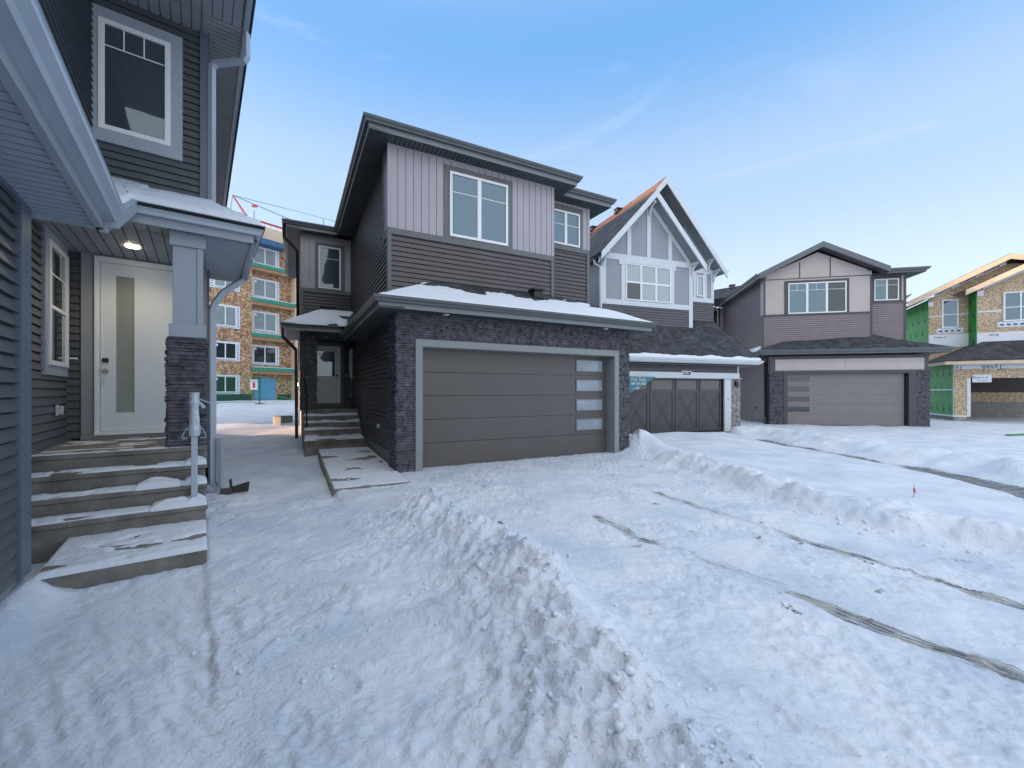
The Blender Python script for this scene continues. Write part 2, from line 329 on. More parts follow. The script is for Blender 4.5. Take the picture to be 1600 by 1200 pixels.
class Frame:      # wall frame: P0 + a*A + d*N (outwards) + z
    def __init__(s, p0, A, Nn): s.p = p0; s.A = A; s.N = Nn
    def pt(s, a, d, z): return (s.p[0] + a * s.A[0] + d * s.N[0], s.p[1] + a * s.A[1] + d * s.N[1], z)
def front(v): return Frame((0, v), (1, 0), (0, -1))
def lside(u): return Frame((u, 0), (0, 1), (-1, 0))
def rside(u): return Frame((u, 0), (0, 1), (1, 0))
def tag(o, label=None, cat=None, group=None, kind=None):
    if label: o['label'] = label
    if cat: o['category'] = cat
    if group: o['group'] = group
    if kind: o['kind'] = kind
    return o
def empty(name, loc, rz, label, cat, group=None, parent=None):
    o = bpy.data.objects.new(name, None); COL.objects.link(o); o.location = loc; o.rotation_euler = (0, 0, R(rz)); o.empty_display_size = .3
    return tag(o, label, cat, group)

def laps(mb, fr, a0, a1, z0, z1, h=.108, dep=.017, zref=0.0, g=.016, rec=.022):
    """overlapping siding courses, each with a shadow gap under its butt edge"""
    k = math.floor((z0 - zref) / h + 1e-6); P = fr.pt; dep = dep + .006
    while zref + k * h < z1 - 1e-4:
        kb = zref + k * h; zb = max(z0, kb + g); zt = min(z1, zref + (k + 1) * h)
        if zt > zb:
            db = dep * (1 - (zb - kb) / h) + .001; dt = dep * (1 - (zt - kb) / h) + .001
            mb.face([P(a0, db, zb), P(a1, db, zb), P(a1, dt, zt), P(a0, dt, zt)])
            mb.face([P(a0, -rec, zb), P(a1, -rec, zb), P(a1, db, zb), P(a0, db, zb)])
        if kb >= z0 - 1e-6:
            mb.face([P(a0, -rec, kb), P(a1, -rec, kb), P(a1, -rec, min(z1, kb + g)), P(a0, -rec, min(z1, kb + g))])
            mb.face([P(a0, .001, kb), P(a1, .001, kb), P(a1, -rec, kb), P(a0, -rec, kb)])
        k += 1
def boards(mb, fr, a0, a1, z0, z1, wd=.172, off=0.0, gap=.014, dep=.016):
    a = a0 - off
    while a < a1 - 1e-4:
        b0 = max(a0, a); b1 = min(a1, a + wd - gap)
        if b1 > b0 + .003:
            P = fr.pt
            mb.face([P(b0, dep, z0), P(b1, dep, z0), P(b1, dep, z1), P(b0, dep, z1)])
            mb.face([P(b1, dep, z0), P(b1, -.012, z0), P(b1, -.012, z1), P(b1, dep, z1)])
            mb.face([P(b0, dep, z0), P(b0, -.012, z0), P(b0, -.012, z1), P(b0, dep, z1)])
        a += wd
    P = fr.pt; mb.face([P(a0, -.012, z0), P(a1, -.012, z0), P(a1, -.012, z1), P(a0, -.012, z1)])
def stones(mb, fr, a0, a1, z0, z1, seed=1, smin=.035, smax=.06, dmax=.045, wmin=.09, wmax=.42):
    rr = random.Random(seed); z = z0
    mb.fbox(fr, a0, a1, -.02, .004, z0, z1)
    while z < z1 - .01:
        h = min(rr.uniform(smin, smax), z1 - z); a = a0
        while a < a1 - .004:
            wd = min(rr.uniform(wmin, wmax), a1 - a)
            if a1 - (a + wd) < .04: wd = a1 - a
            d = rr.uniform(.014, dmax); g = .003; t = rr.uniform(-.004, .004)
            P = fr.pt; zb, zt = z + g * rr.random(), z + h - g * .6
            e0 = a0 == a; e1 = abs(a + wd - a1) < 1e-4
            x0 = a + (g if not e0 else -rr.uniform(0, .012)); x1 = a + wd - (g if not e1 else -rr.uniform(0, .012))
            mb.hexa([P(x0, 0, zb), P(x1, 0, zb), P(x1, d + t, zb + .002), P(x0, d - t, zb + .002), P(x0, 0, zt), P(x1, 0, zt), P(x1, d + t * .5 - .003, zt - rr.uniform(0, .006)), P(x0, d - t - .003, zt - rr.uniform(0, .006))])
            a += wd
        z += h
def slab(mb, poly, t=.06): return mb.prism(poly, (0, 0, -t))
def soffit(mb, x0, x1, y0, y1, z, along='x', pitch=.10, t=.028):
    """grooved soffit board, grooves running along the given axis"""
    lo, hi = (y0, y1) if along == 'x' else (x0, x1); a = lo
    while a < hi - 1e-4:
        b = min(a + pitch - .016, hi)
        if along == 'x':
            mb.face([(x0, a, z), (x1, a, z), (x1, b, z), (x0, b, z)]); mb.face([(x0, b, z), (x1, b, z), (x1, b, z + t), (x0, b, z + t)])
            mb.face([(x0, a, z), (x1, a, z), (x1, a, z + t), (x0, a, z + t)])
        else:
            mb.face([(a, y0, z), (a, y1, z), (b, y1, z), (b, y0, z)]); mb.face([(b, y0, z), (b, y1, z), (b, y1, z + t), (b, y0, z + t)])
            mb.face([(a, y0, z), (a, y1, z), (a, y1, z + t), (a, y0, z + t)])
        a += pitch
    mb.face([(x0, y0, z + t), (x1, y0, z + t), (x1, y1, z + t), (x0, y1, z + t)])
def gutter_prof(zt, w=.115, h=.115, dep=0.0):
    z0 = zt - h
    return [(dep, z0 + .004), (dep + w * .62, z0), (dep + w * .70, z0 + h * .30), (dep + w, z0 + h * .62), (dep + w, zt - .012), (dep + w * 1.06, zt - .006), (dep + w, zt), (dep + w - .012, zt - .008), (dep + w - .012, z0 + h * .66), (dep + .012, z0 + h * .35), (dep, zt - .004)]
def window(root, fr, a0, a1, z0, z1, cols=(), rail=None, grille=None, fw=.055, trim=None, tm='B_trim', gm='glass', fm='white', name='window', md=.03, vbars=None, gm_cells=None, tdep=.035):
    """white frame > panes, grille; trim board round it"""
    mb = MB(); d0, d1 = .0, .06
    mb.fbox(fr, a0, a0 + fw, d0, d1, z0, z1); mb.fbox(fr, a1 - fw, a1, d0, d1, z0, z1)
    mb.fbox(fr, a0 + fw, a1 - fw, d0, d1 - .001, z0, z0 + fw); mb.fbox(fr, a0 + fw, a1 - fw, d0, d1 - .001, z1 - fw, z1)
    xs = [a0 + fw] + [c for c in cols] + [a1 - fw]
    for c in cols: mb.fbox(fr, c - md, c + md, d0, d1 - .008, z0 + fw, z1 - fw)
    if rail: mb.fbox(fr, a0 + fw, a1 - fw, d0, d1 - .010, rail - md * .8, rail + md * .8)
    wn = mb.build(name, M[fm], root, bevel=.003)
    lo = z0 + fw
    for i in range(len(xs) - 1):
        p0 = xs[i] + (md if i else 0); p1 = xs[i + 1] - (md if i < len(xs) - 2 else 0)
        rows = [(lo, z1 - fw)] if not rail else [(lo, rail - md * .8), (rail + md * .8, z1 - fw)]
        for j, (q0, q1) in enumerate(rows):
            g = gm_cells[(i, j)] if gm_cells and (i, j) in gm_cells else gm
            pb = MB(); pb.fbox(fr, p0, p1, .012, .030, q0, q1); pb.build('pane', M[g], wn)
    gb = MB(); has = False
    if grille:
        gb.fbox(fr, a0 + fw, a1 - fw, .0305, .036, grille - .008, grille + .008); has = True
        for vb in (vbars or ()): gb.fbox(fr, vb - .008, vb + .008, .0305, .0355, grille + .008, z1 - fw)
    elif vbars:
        for vb in vbars: gb.fbox(fr, vb - .008, vb + .008, .0305, .0355, z0 + fw, z1 - fw); has = True
    if has: gb.build('grille', M[fm], wn)
    if trim:
        t0, t1, t2, t3 = trim; tb = MB()
        if t0 < a0: tb.fbox(fr, t0, a0, 0, tdep, t2, t3)
        if t1 > a1: tb.fbox(fr, a1, t1, 0, tdep, t2, t3)
        if t2 < z0: tb.fbox(fr, a0, a1, 0, tdep - .001, t2, z0)
        if t3 > z1: tb.fbox(fr, a0, a1, 0, tdep - .001, z1, t3)
        tb.build('trim_board', M[tm], wn)
    return wn
def text_mesh(name, body, size, m, parent, fr, a, d, z, ext=.002, flip=False, rot=0.0, shear=0.0):
    """lettering standing on a wall frame, reading towards +A"""
    cu = bpy.data.curves.new(name, 'FONT'); cu.body = body; cu.size = size; cu.extrude = ext; cu.align_x = 'CENTER'; cu.align_y = 'CENTER'; cu.shear = shear
    o = bpy.data.objects.new(name, cu); COL.objects.link(o); bpy.context.view_layer.update()
    me = bpy.data.meshes.new_from_object(o.evaluated_get(bpy.context.evaluated_depsgraph_get())); bpy.data.objects.remove(o)
    me.materials.clear(); me.materials.append(m); me.name = name
    o = bpy.data.objects.new(name, me); COL.objects.link(o); o.parent = parent
    ang = math.atan2(fr.A[1], fr.A[0]); ca, sa = math.cos(rot + (math.pi if flip else 0)), math.sin(rot + (math.pi if flip else 0))
    for v in me.vertices:
        x, y, zz = v.co; x, y = x * ca - y * sa, x * sa + y * ca
        # local x along A, local y up, local z outward
        p = fr.pt(a + x, d + zz, z + y); v.co = p
    me.update(); return o

# ------------------------------------------------------------------ house frames
FA = (-6.0815, 6.195, 36.6); FB = (-2.2090, 8.0373, 27.7); FC = (8.7824, 17.4, 19.5); FD = (12.8967, 19.7, -11.9); FE = (23.7724, 21.9, -27.0); FP = (-21.0748, 34.0, 54.6)
def to_world(F, u, v):
    a = R(F[2]); return (F[0] + u * math.cos(a) - v * math.sin(a), F[1] + u * math.sin(a) + v * math.cos(a))
def to_local(F, x, y):
    a = R(F[2]); dx, dy = x - F[0], y - F[1]; return dx * math.cos(a) + dy * math.sin(a), -dx * math.sin(a) + dy * math.cos(a)

# ------------------------------------------------------------------ ground
def _h(ix, iy, s):
    n = (ix.astype(np.int64) * 374761393 + iy.astype(np.int64) * 668265263 + s * 974634777) & 0x7fffffff
    n = (n ^ (n >> 13)) * 1274126177 & 0x7fffffff
    return ((n ^ (n >> 16)) & 0xffff) / 65535.0
def gnoise(x, y, s=0):
    ix, iy = np.floor(x), np.floor(y); fx, fy = x - ix, y - iy
    ux, uy = fx * fx * fx * (fx * (fx * 6 - 15) + 10), fy * fy * fy * (fy * (fy * 6 - 15) + 10)
    def g(i, j):
        a = _h(ix + i, iy + j, s) * 6.28318; return np.cos(a) * (fx - i) + np.sin(a) * (fy - j)
    return ((g(0, 0) * (1 - ux) + g(1, 0) * ux) * (1 - uy) + (g(0, 1) * (1 - ux) + g(1, 1) * ux) * uy) * 1.5
def fbm(x, y, o=4, s=0, r=.5):
    t = 0; a = 1.0; f = 1.0
    for i in range(o): t = t + a * gnoise(x * f + i * 7.3, y * f - i * 3.1, s + i); a *= r; f *= 2.03
    return t
def billow(x, y, o=4, s=0, r=.55):
    t = 0; a = 1.0; f = 1.0
    for i in range(o): t = t + a * (np.abs(gnoise(x * f + i * 5.3, y * f - i * 2.1, s + i)) * 2 - .35); a *= r; f *= 2.1
    return t
def plate(x, y, s, w=.05):
    n = fbm(x, y, 4, s, .58); return ss(n, .0, w) * .6 + ss(n, .30, .30 + w) * .5 - ss(-n, .34, .34 + w) * .5
def ss(x, a, b):
    t = np.clip((x - a) / (b - a), 0, 1); return t * t * (3 - 2 * t)
def sdist(x, y, pts):
    """signed distance to a polyline (positive to the right of travel) and the position along it"""
    best = np.full(x.shape, 1e9); sg = np.zeros(x.shape); al = np.zeros(x.shape); acc = 0
    for (x0, y0), (x1, y1) in zip(pts, pts[1:]):
        dx, dy = x1 - x0, y1 - y0; l = math.hypot(dx, dy); t = np.clip(((x - x0) * dx + (y - y0) * dy) / (l * l), 0, 1)
        ex, ey = x - (x0 + t * dx), y - (y0 + t * dy); d = np.hypot(ex, ey); c = ex * dy - ey * dx
        m = d < best; best = np.where(m, d, best); sg = np.where(m, np.sign(c) * d, sg); al = np.where(m, acc + t * l, al); acc += l
    return sg, al
def loc(F, x, y):
    a = R(F[2]); dx, dy = x - F[0], y - F[1]; return dx * math.cos(a) + dy * math.sin(a), -dx * math.sin(a) + dy * math.cos(a)
CREST1 = [(-1.75, 6.55), (-1.33, 6.0), (-.80, 5.25), (-.35, 4.55), (.0, 3.93), (.20, 3.45), (.40, 2.71), (.62, 2.1), (.85, 1.6), (1.3, .7), (1.8, -.5)]
FOOT2 = [(3.35, 10.7), (3.25, 9.5), (3.5, 7.5), (3.68, 6.3), (3.85, 5.4), (4.15, 4.85), (4.55, 4.55), (4.75, 4.1), (5.0, 3.0), (5.4, 1.0), (5.8, -1)]
LANE = [(8.15, 14.6), (7.95, 12.6), (8.1, 10.5), (8.35, 8.6), (8.2, 6.9), (7.7, 5.2), (7.2, 3.0), (6.8, 0)]
T1 = [(.55, 6.9), (.90, 5.89), (1.33, 4.70), (2.07, 3.77), (2.45, 3.05), (2.97, 2.31), (3.4, 1.5)]
T2 = [(1.9, 7.5), (2.2, 6.85), (3.1, 4.66), (3.47, 4.06), (3.9, 3.2), (4.3, 2.2)]
FEET = [(1.02, 2.42, .5), (1.32, 2.15, .35), (.98, 3.1, .8), (1.75, 2.6, .3), (-.95, 2.35, .9), (-1.05, 2.05, .7), (1.45, 2.0, .6), (-3.3, 9.7, .2), (-3.55, 10.6, .2), (-3.35, 11.6, .1), (-3.7, 12.5, .3), (-3.5, 13.4, .1), (-3.9, 14.5, .1)]
def ground(x, y, masks=False):
    x = np.asarray(x, float); y = np.asarray(y, float)
    ub, vb = loc(FB, x, y); ua, va = loc(FA, x, y); uc, vc = loc(FC, x, y); ud, vd = loc(FD, x, y); ue, ve = loc(FE, x, y)
    wx, wy = x + .12 * fbm(x * 1.1, y * 1.1, 3, 40), y + .12 * fbm(x * 1.1, y * 1.1, 3, 50)
    z = np.full(x.shape, -.055)
    # main driveway falls gently to the street
    drv = .012 * np.clip(vb, -10, 0) - .012
    left = (1 - ss(ub, -1.25, -1.12)) * ss(vb, -2.2, -.9)   # side yard, lower than the walk
    z = np.where(vb > -14, drv, z)
    z = z * (1 - left) + left * (-.12)
    # side yard climbs towards the lot behind
    back = ss(y, 8.5, 30) * (1 - ss(ub, -1.4, -1.0)) * .95
    back = np.where(ub < -1.0, ss(y, 9.0, 30) * .92, 0)
    z = z + back
    z = z + np.where(ub < -1.2, .06 * fbm(x * .35, y * .35, 3, 3) * ss(y, 5, 10), 0)
    # A sidewalk / front
    aw = (1 - ss(ua, 1.21, 1.245)) * (1 - ss(va, -2.0, -1.6))
    z = z * (1 - aw) + aw * (-.085)
    # ---- windrow left of the driveway
    s1, l1 = sdist(wx, wy, CREST1); s1 = -s1               # positive = driveway side
    grow = ss(l1, .1, 1.6) * (1 + .25 * np.sin(l1 * 2.1) + .15 * np.sin(l1 * 5.3 + 1))
    h1 = .235 * grow
    near = ss(l1, 4.2, 6.0)
    prof = np.where(s1 > 0, np.exp(-(s1 / .22) ** 2), np.exp(-(np.abs(s1) / (.52 + .25 * near)) ** 1.7))
    w1 = prof * h1
    z = z + w1
    # ---- plateau of clean snow right of the driveway
    s2, l2 = sdist(wx, wy, FOOT2)                         # positive = left (driveway) side, flip
    s2 = -s2
    ln, ll = sdist(x + .05 * fbm(x * 2, y * 2, 3, 60), y, LANE); ln = -ln
    plat = ss(s2, .0, .45) * ss(-ln, .38, .72) * ss(15.2 - vc * 0 - y - .0 * x, 0, .4)
    inC = ss(-vc, .55, 1.6)
    plat = plat * inC
    z = z + plat * (.135 + .02 * fbm(x * .6, y * .6, 2, 5))
    b2 = np.exp(-((s2 - .42) / .36) ** 2) * (.10 + .075 * billow(x * 1.15, y * 1.15, 3, 8)) * ss(l2, .2, 1.4) * (1 - ss(l2, 9.5, 11))
    z = z + b2
    # pile beside the garage corner
    z = z + .42 * np.exp(-(((x - 3.42) / .55) ** 2 + ((y - 11.25) / .75) ** 2))
    # ---- lane and the windrow beyond it
    lane = (1 - ss(np.abs(ln), .26, .46)) * ss(y, 1, 4) * (1 - ss(y, 13.6, 14.6))
    z = z * (1 - lane) + lane * (-.10)
    b3 = np.exp(-((ln - 1.0 - .25 * ss(y, 5, 9)) / .62) ** 2) * (.27 + .07 * billow(x * .9, y * .9, 3, 18)) * ss(vd * -1, .55, 1.8)
    z = z + np.where(ln > 0, b3, b3 * ss(ln, -.3, .1))
    dd = ss(ln, 1.4, 2.4)
    z = z * (1 - dd) + dd * (z * 0 - .02 + .03 * fbm(x * .5, y * .5, 3, 22)) + dd * b3 * .0
    # apron in front of the third garage
    ap = (1 - ss(-vc, .9, 1.5)) * ss(-vc, -.3, -.1) * ss(uc, -5.6, -5.2) * (1 - ss(uc, 1.4, 2.6))
    z = z * (1 - ap) + ap * (-.09)
    # ---- small scale relief
    lump = fbm(x * 3.3, y * 3.3, 5, 11, .56); fine = fbm(x * 13, y * 13, 3, 21, .6); bil = billow(x * 6.5, y * 6.5, 4, 31, .6)
    st = fbm((x * .8 - y * .6) * 2.2, (x * .6 + y * .8) * 11, 4, 71, .6)         # scraped texture
    clean = plat * ss(s2, .75, 1.15) * ss(-ln, .5, .9)
    onw = np.clip(w1 / .12, 0, 1)
    smooth_left = np.exp(-(((x + .28) / .55) ** 2 + ((y - 2.25) / .7) ** 2)) + .8 * np.exp(-(((x + .75) / .5) ** 2 + ((y - 3.9) / .8) ** 2)) + .9 * np.exp(-(((x + 2.3) / .9) ** 2 + ((y - 4.2) / .35) ** 2)) + ss(y, 6.6, 7.4) * (ub < -1.1)
    smooth_left = np.clip(smooth_left, 0, 1) * (1 - onw * .8)
    dv = (1 - left) * ss(s1, .1, .35) * (1 - ss(s2, -.1, .05)) * (1 - plat)
    lf = (1 - dv) * (1 - ss(s2, -.3, 0)) * (1 - aw)
    pd = plate(x * 2.6 + y * .6, y * 1.9, 201); pe = plate(x * 7.5, y * 6, 211, .09); zz_ = (x * .8 - y * .6), (x * .6 + y * .8)
    pf = plate(zz_[0] * 2.0, zz_[1] * 5.5, 221, .07)
    rg = ss(fbm(x * .75 + 3, y * .75, 3, 301), -.35, .35); rq = ss(fbm(x * 1.1, y * .9 + 5, 3, 311), -.25, .45)
    z = z + dv * (.35 + .65 * rg) * (.0080 * pd + .0085 * pe + .0100 * pf + .0065 * plate(x * 17, y * 14, 261, .12))
    z = z + lf * (1 - smooth_left) * (.2 + .95 * rq) * (.013 * plate(x * 2.2, y * 2.2, 231, .06) + .010 * pe + .010 * pf) + lf * smooth_left * .004 * pe
    z = z + aw * (.25 + .75 * rg) * (.010 * plate(zz_[0] * 1.6, zz_[1] * 8, 271, .1) + .007 * plate(zz_[0] * 4, zz_[1] * 15, 241, .14)) + onw * (.016 * pe + .020 * plate(x * 3.5, y * 3.5, 251, .1)) + dd * .01 * pd
    z = z + dv * (.4 + .6 * rg) * (.0040 * lump + .0045 * st + .0020 * fine + .004 * np.clip(billow(x * 4.2, y * 4.2, 4, 36), -.1, 2))
    z = z + lf * (1 - smooth_left) * (.25 + .75 * rq) * (.012 * lump + .009 * np.clip(bil, -.3, 2) + .007 * st) + lf * smooth_left * .012 * fbm(x * .9, y * .9, 2, 7)
    z = z + onw * (.017 * np.clip(bil, -.4, 2) + .018 * lump + .003 * fine)
    z = z + np.clip(b2 / .1, 0, 1) * (.022 * np.clip(bil, -.3, 2) * .5 + .03 * fbm(x * 2.2, y * 2.2, 4, 91)) * (1 - clean)
    z = z + np.clip(b3 / .15, 0, 1) * (.02 * np.clip(bil, -.3, 2) + .035 * fbm(x * 1.6, y * 1.6, 4, 93))
    z = z + dd * (.018 * lump + .012 * np.clip(bil, -.3, 2))
    z = z + aw * (.003 * lump + .006 * st + .003 * np.clip(bil, -.3, 2))
    z = z + clean * .01 * fbm(x * .7, y * .7, 2, 7)
    # ledges left by the shovel in the side yard
    z = z + lf * .05 * np.exp(-(((x + 1.35) / .42) ** 2 + ((y - 3.35) / .13) ** 2))
    z = z + lf * .035 * np.exp(-(((x + .62) / .28) ** 2 + ((y - 3.0) / .09) ** 2))
    z = z + lf * .05 * np.exp(-(((x + 2.15) / .3) ** 2 + ((y - 6.1) / .3) ** 2))
    # groove along the edge of the neighbour's walk
    gr = np.exp(-((ua - 1.235) / .018) ** 2) * (1 - ss(va, -5.2, -4.6)) * (fbm(x * 3, y * 3, 3, 44) > -.15)
    z = z - gr * .035
    # drift along the neighbour's garage wall and the bottom step
    z = z + .16 * np.exp(-((ua - .10) / .16) ** 2) * ss(-va, 3.3, 3.7) * (1 - ss(-va, 3.9, 5.4))
    z = z + .02 * np.exp(-((va + 3.80) / .10) ** 2) * (ua > .1) * (ua < 1.25) * (1 + lump)
    # tyre tracks
    t1, a1 = sdist(x + .02 * fbm(x * 2, y * 2, 2, 80), y, T1); t2, a2 = sdist(x + .02 * fbm(x * 2, y * 2, 2, 81), y, T2)
    tk = np.exp(-(t1 / .075) ** 2) * ss(a1, .8, 1.2) + np.exp(-(t2 / .07) ** 2) * ss(a2, .2, .7)
    z = z - .007 * tk
    for fx_, fy_, fa in FEET:
        c, s_ = math.cos(fa), math.sin(fa); p = (x - fx_) * c + (y - fy_) * s_; q = -(x - fx_) * s_ + (y - fy_) * c
        e = (p / .062) ** 2 + (q / (.15)) ** 2; dp = .016 if fy_ < 5 else .04
        z = z - dp * (1 - ss(e, .7, 1.05)) + dp * .6 * np.exp(-((e - 1.35) / .28) ** 2) + (dp * .3 * (1 - ss(e, .7, 1.0)) * (np.sin(q * 180) > 0))
    # far away: level
    if not masks: return z
    red = lane * (.70 + .30 * fbm(x * 1.3, y * .8, 3, 401)) + ap * (.72 + .25 * fbm(x * 1.5, y * 1.5, 3, 61)) + 0
    streak = fbm(x * 1.1, y * 1.1, 3, 101)
    # walk side of the front steps and thin spots on the driveway
    red = red + dv * np.clip(.18 * fbm(x * 2.5, y * 2.5, 4, 111) + .05, 0, .35)
    bd = []
    for t_, a_, lo in ((t1, a1, 1.15), (t2, a2, .45)):
        wv = t_ + .03 * fbm(a_ * .8, t_ * 0 + lo, 2, 19)
        pres = .76 + .24 * ss(fbm(a_ * .9 + .3, a_ * .15 + lo, 3, 121), -.6, .1)
        bd.append((np.exp(-(wv / .12) ** 4) * pres * ss(a_, lo, lo + .5), wv, a_))
    m_ = bd[0][0] > bd[1][0]; trk = [np.where(m_, bd[0][i], bd[1][i]) for i in range(3)]
    spots = ss(fbm(x * 3.1, y * 3.1, 4, 131, .6), .82, 1.0) * dv * .55
    blot = 0
    for bx, by, r_ in ((2.22, 3.42, .12), (2.62, 3.25, .10), (3.05, 4.42, .10), (1.63, 7.0, .12), (1.15, 6.2, .09), (1.25, 2.05, .10), (3.30, 3.85, .09)):
        blot = blot + np.exp(-(((x - bx) / r_) ** 2 + ((y - by) / (r_ * .8)) ** 2))
    green = np.clip(spots + .62 * np.clip(blot, 0, 1) * np.clip(.55 + 1.1 * fbm(x * 9, y * 9, 3, 151), 0, 1), 0, 1)
    green = green + .6 * ss(fbm(x * 1.2, y * 3.5, 4, 141), .55, .75) * dd * ss(x, 12, 13)
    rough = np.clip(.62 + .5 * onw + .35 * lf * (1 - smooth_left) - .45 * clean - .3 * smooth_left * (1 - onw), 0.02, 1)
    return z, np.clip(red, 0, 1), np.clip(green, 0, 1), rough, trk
def build_ground():
    ys = [.9]
    while ys[-1] < 45: ys.append(ys[-1] + max(.0095, .0068 * ys[-1]))
    while ys[-1] < 900: ys.append(ys[-1] * 1.08)
    back = [.9 - .05 * 1.35 ** k for k in range(0, 28)][::-1]; ys = np.array(back + ys)
    xs = list(np.arange(-4.6, 6.2, .019)); r = xs[-1]; st = .019
    while r < 700: st *= 1.035; r += st; xs.append(r)
    l = xs[0]; st = .019; le = []
    while l > -700: st *= 1.045; l -= st; le.append(l)
    xs = np.array(le[::-1] + xs); X, Y = np.meshgrid(xs, ys); Z, r_, g_, b_, tk_ = ground(X, Y, True)
    fade = ss(np.hypot(X - 3, Y - 12), 45, 70); Z = Z * (1 - fade) + fade * .3
    ny, nx = X.shape; co = np.stack([X, Y, Z], -1).reshape(-1, 3)
    i = np.arange(ny * nx).reshape(ny, nx); q = np.stack([i[:-1, :-1], i[:-1, 1:], i[1:, 1:], i[1:, :-1]], -1).reshape(-1, 4)
    me = bpy.data.meshes.new('snow_ground'); me.vertices.add(len(co)); me.vertices.foreach_set('co', co.ravel())
    me.loops.add(q.size); me.loops.foreach_set('vertex_index', q.ravel()); me.polygons.add(len(q))
    me.polygons.foreach_set('loop_start', np.arange(0, q.size, 4)); me.polygons.foreach_set('loop_total', np.full(len(q), 4))
    me.polygons.foreach_set('use_smooth', np.ones(len(q), bool)); me.update(calc_edges=True)
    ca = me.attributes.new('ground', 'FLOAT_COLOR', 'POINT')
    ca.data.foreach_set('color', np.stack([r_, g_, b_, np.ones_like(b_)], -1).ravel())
    cb = me.attributes.new('track', 'FLOAT_VECTOR', 'POINT'); cb.data.foreach_set('vector', np.stack([tk_[2], tk_[1], tk_[0]], -1).ravel())
    me.materials.append(M['ground']); o = bpy.data.objects.new('snow_ground', me); COL.objects.link(o); tag(o, kind='structure')
build_ground()
def gz(x, y): return float(ground(np.array([x]), np.array([y]))[0])

def snow_sheet(mb, P00, P10, P11, P01, th, seed, edge=.12, nx=60, ny=20, cut=0.0, top=0.0, keep=None, freq=1.2):
    """snow lying on a quad; s runs P00->P10 (along), t runs P00->P01 (up). Patchy with noise"""
    a, b, c, d = [np.array(p, float) for p in (P00, P10, P11, P01)]
    s, t = np.meshgrid(np.linspace(0, 1, nx), np.linspace(0, 1, ny)); S, T = s[..., None], t[..., None]
    P = (a * (1 - S) + b * S) * (1 - T) + (d * (1 - S) + c * S) * T
    ln = np.linalg.norm(b - a); lt = np.linalg.norm(d - a)
    n = fbm(s * ln * freq + seed, t * lt * freq * 2.2 + seed * 3, 4, seed)
    n2 = fbm(s * ln * 5.5 + seed, t * lt * 8 + seed * 2, 4, seed + 50, .6); k = th * (1 + .25 * n + (.22 if th < .05 else .05) * n2)
    m = np.minimum(np.minimum(s * ln, (1 - s) * ln), t * lt) / edge
    k = k * np.clip(m, 0, 1) ** .5
    k = np.where(t > 1 - top, 0, k) if top else k
    if cut: k = k * np.clip((n + cut) * 6, 0, 1)
    if keep is not None: k = k * np.clip(keep(s, t, n), 0, 1)
    P = P.copy(); P[..., 2] += k - .006 + (k <= 0.001) * -.02
    idx = np.arange(nx * ny).reshape(ny, nx); base = len(mb.v); mb.v += [tuple(q) for q in P.reshape(-1, 3)]
    for i in range(ny - 1):
        for j in range(nx - 1):
            if k[i, j] + k[i, j + 1] + k[i + 1, j] + k[i + 1, j + 1] > .004:
                mb.f.append((base + idx[i, j], base + idx[i, j + 1], base + idx[i + 1, j + 1], base + idx[i + 1, j])); mb.uv.append([(0, 0)] * 4)
def snow_obj(mb, name, F=None, label=None):
    o = mb.build(name, M['snow'], None, smooth=True)
    if F: o.location = (F[0], F[1], 0); o.rotation_euler = (0, 0, R(F[2]))
    return tag(o, label, 'snow', kind='stuff')

# ================================================================== HOUSE B (dark stone garage, centre)
def vent_round(name, root, fr, a, z, r=.055, m='plastic'):
    mb = MB(); P = fr.pt; mb.tube(P(a, 0, z), P(a, .03, z), r, 14); mb.tube(P(a, .03, z), P(a, .07, z), r * .7, 12); return mb.build(name, M[m], root)
def outlet(name, root, fr, a, z, s=.06, m='plastic'):
    mb = MB(); mb.fbox(fr, a - s * .8, a + s * .8, .017, .04, z - s * 1.3, z + s * 1.3); mb.fbox(fr, a - s * .6, a + s * .6, .04, .085, z - s, z + s); return mb.build(name, M[m], root, bevel=.006)
def roof_vent(root, x, y, z, s=.17, m='black'):
    mb = MB(); mb.hexa([(x - s, y - s, z - .12), (x + s, y - s, z - .12), (x + s, y + s, z - .12), (x - s, y + s, z - .12), (x - s * .75, y - s * .75, z + .12), (x + s * .75, y - s * .75, z + .12), (x + s * .75, y + s * .75, z + .12), (x - s * .75, y + s * .75, z + .12)])
    mb.box(x - s * 1.1, x + s * 1.1, y - s * 1.1, y + s * 1.1, z + .06, z + .12); return mb.build('roof_vent', M[m], root, bevel=.01)
def mount_light(root, fr_xy, z, on=False, r=.062, name='soffit_light'):
    x, y = fr_xy; mb = MB(); mb.tube((x, y, z + .004), (x, y, z - .012), r, 20); return mb.build(name, M['lamp' if on else 'lampoff'], root)

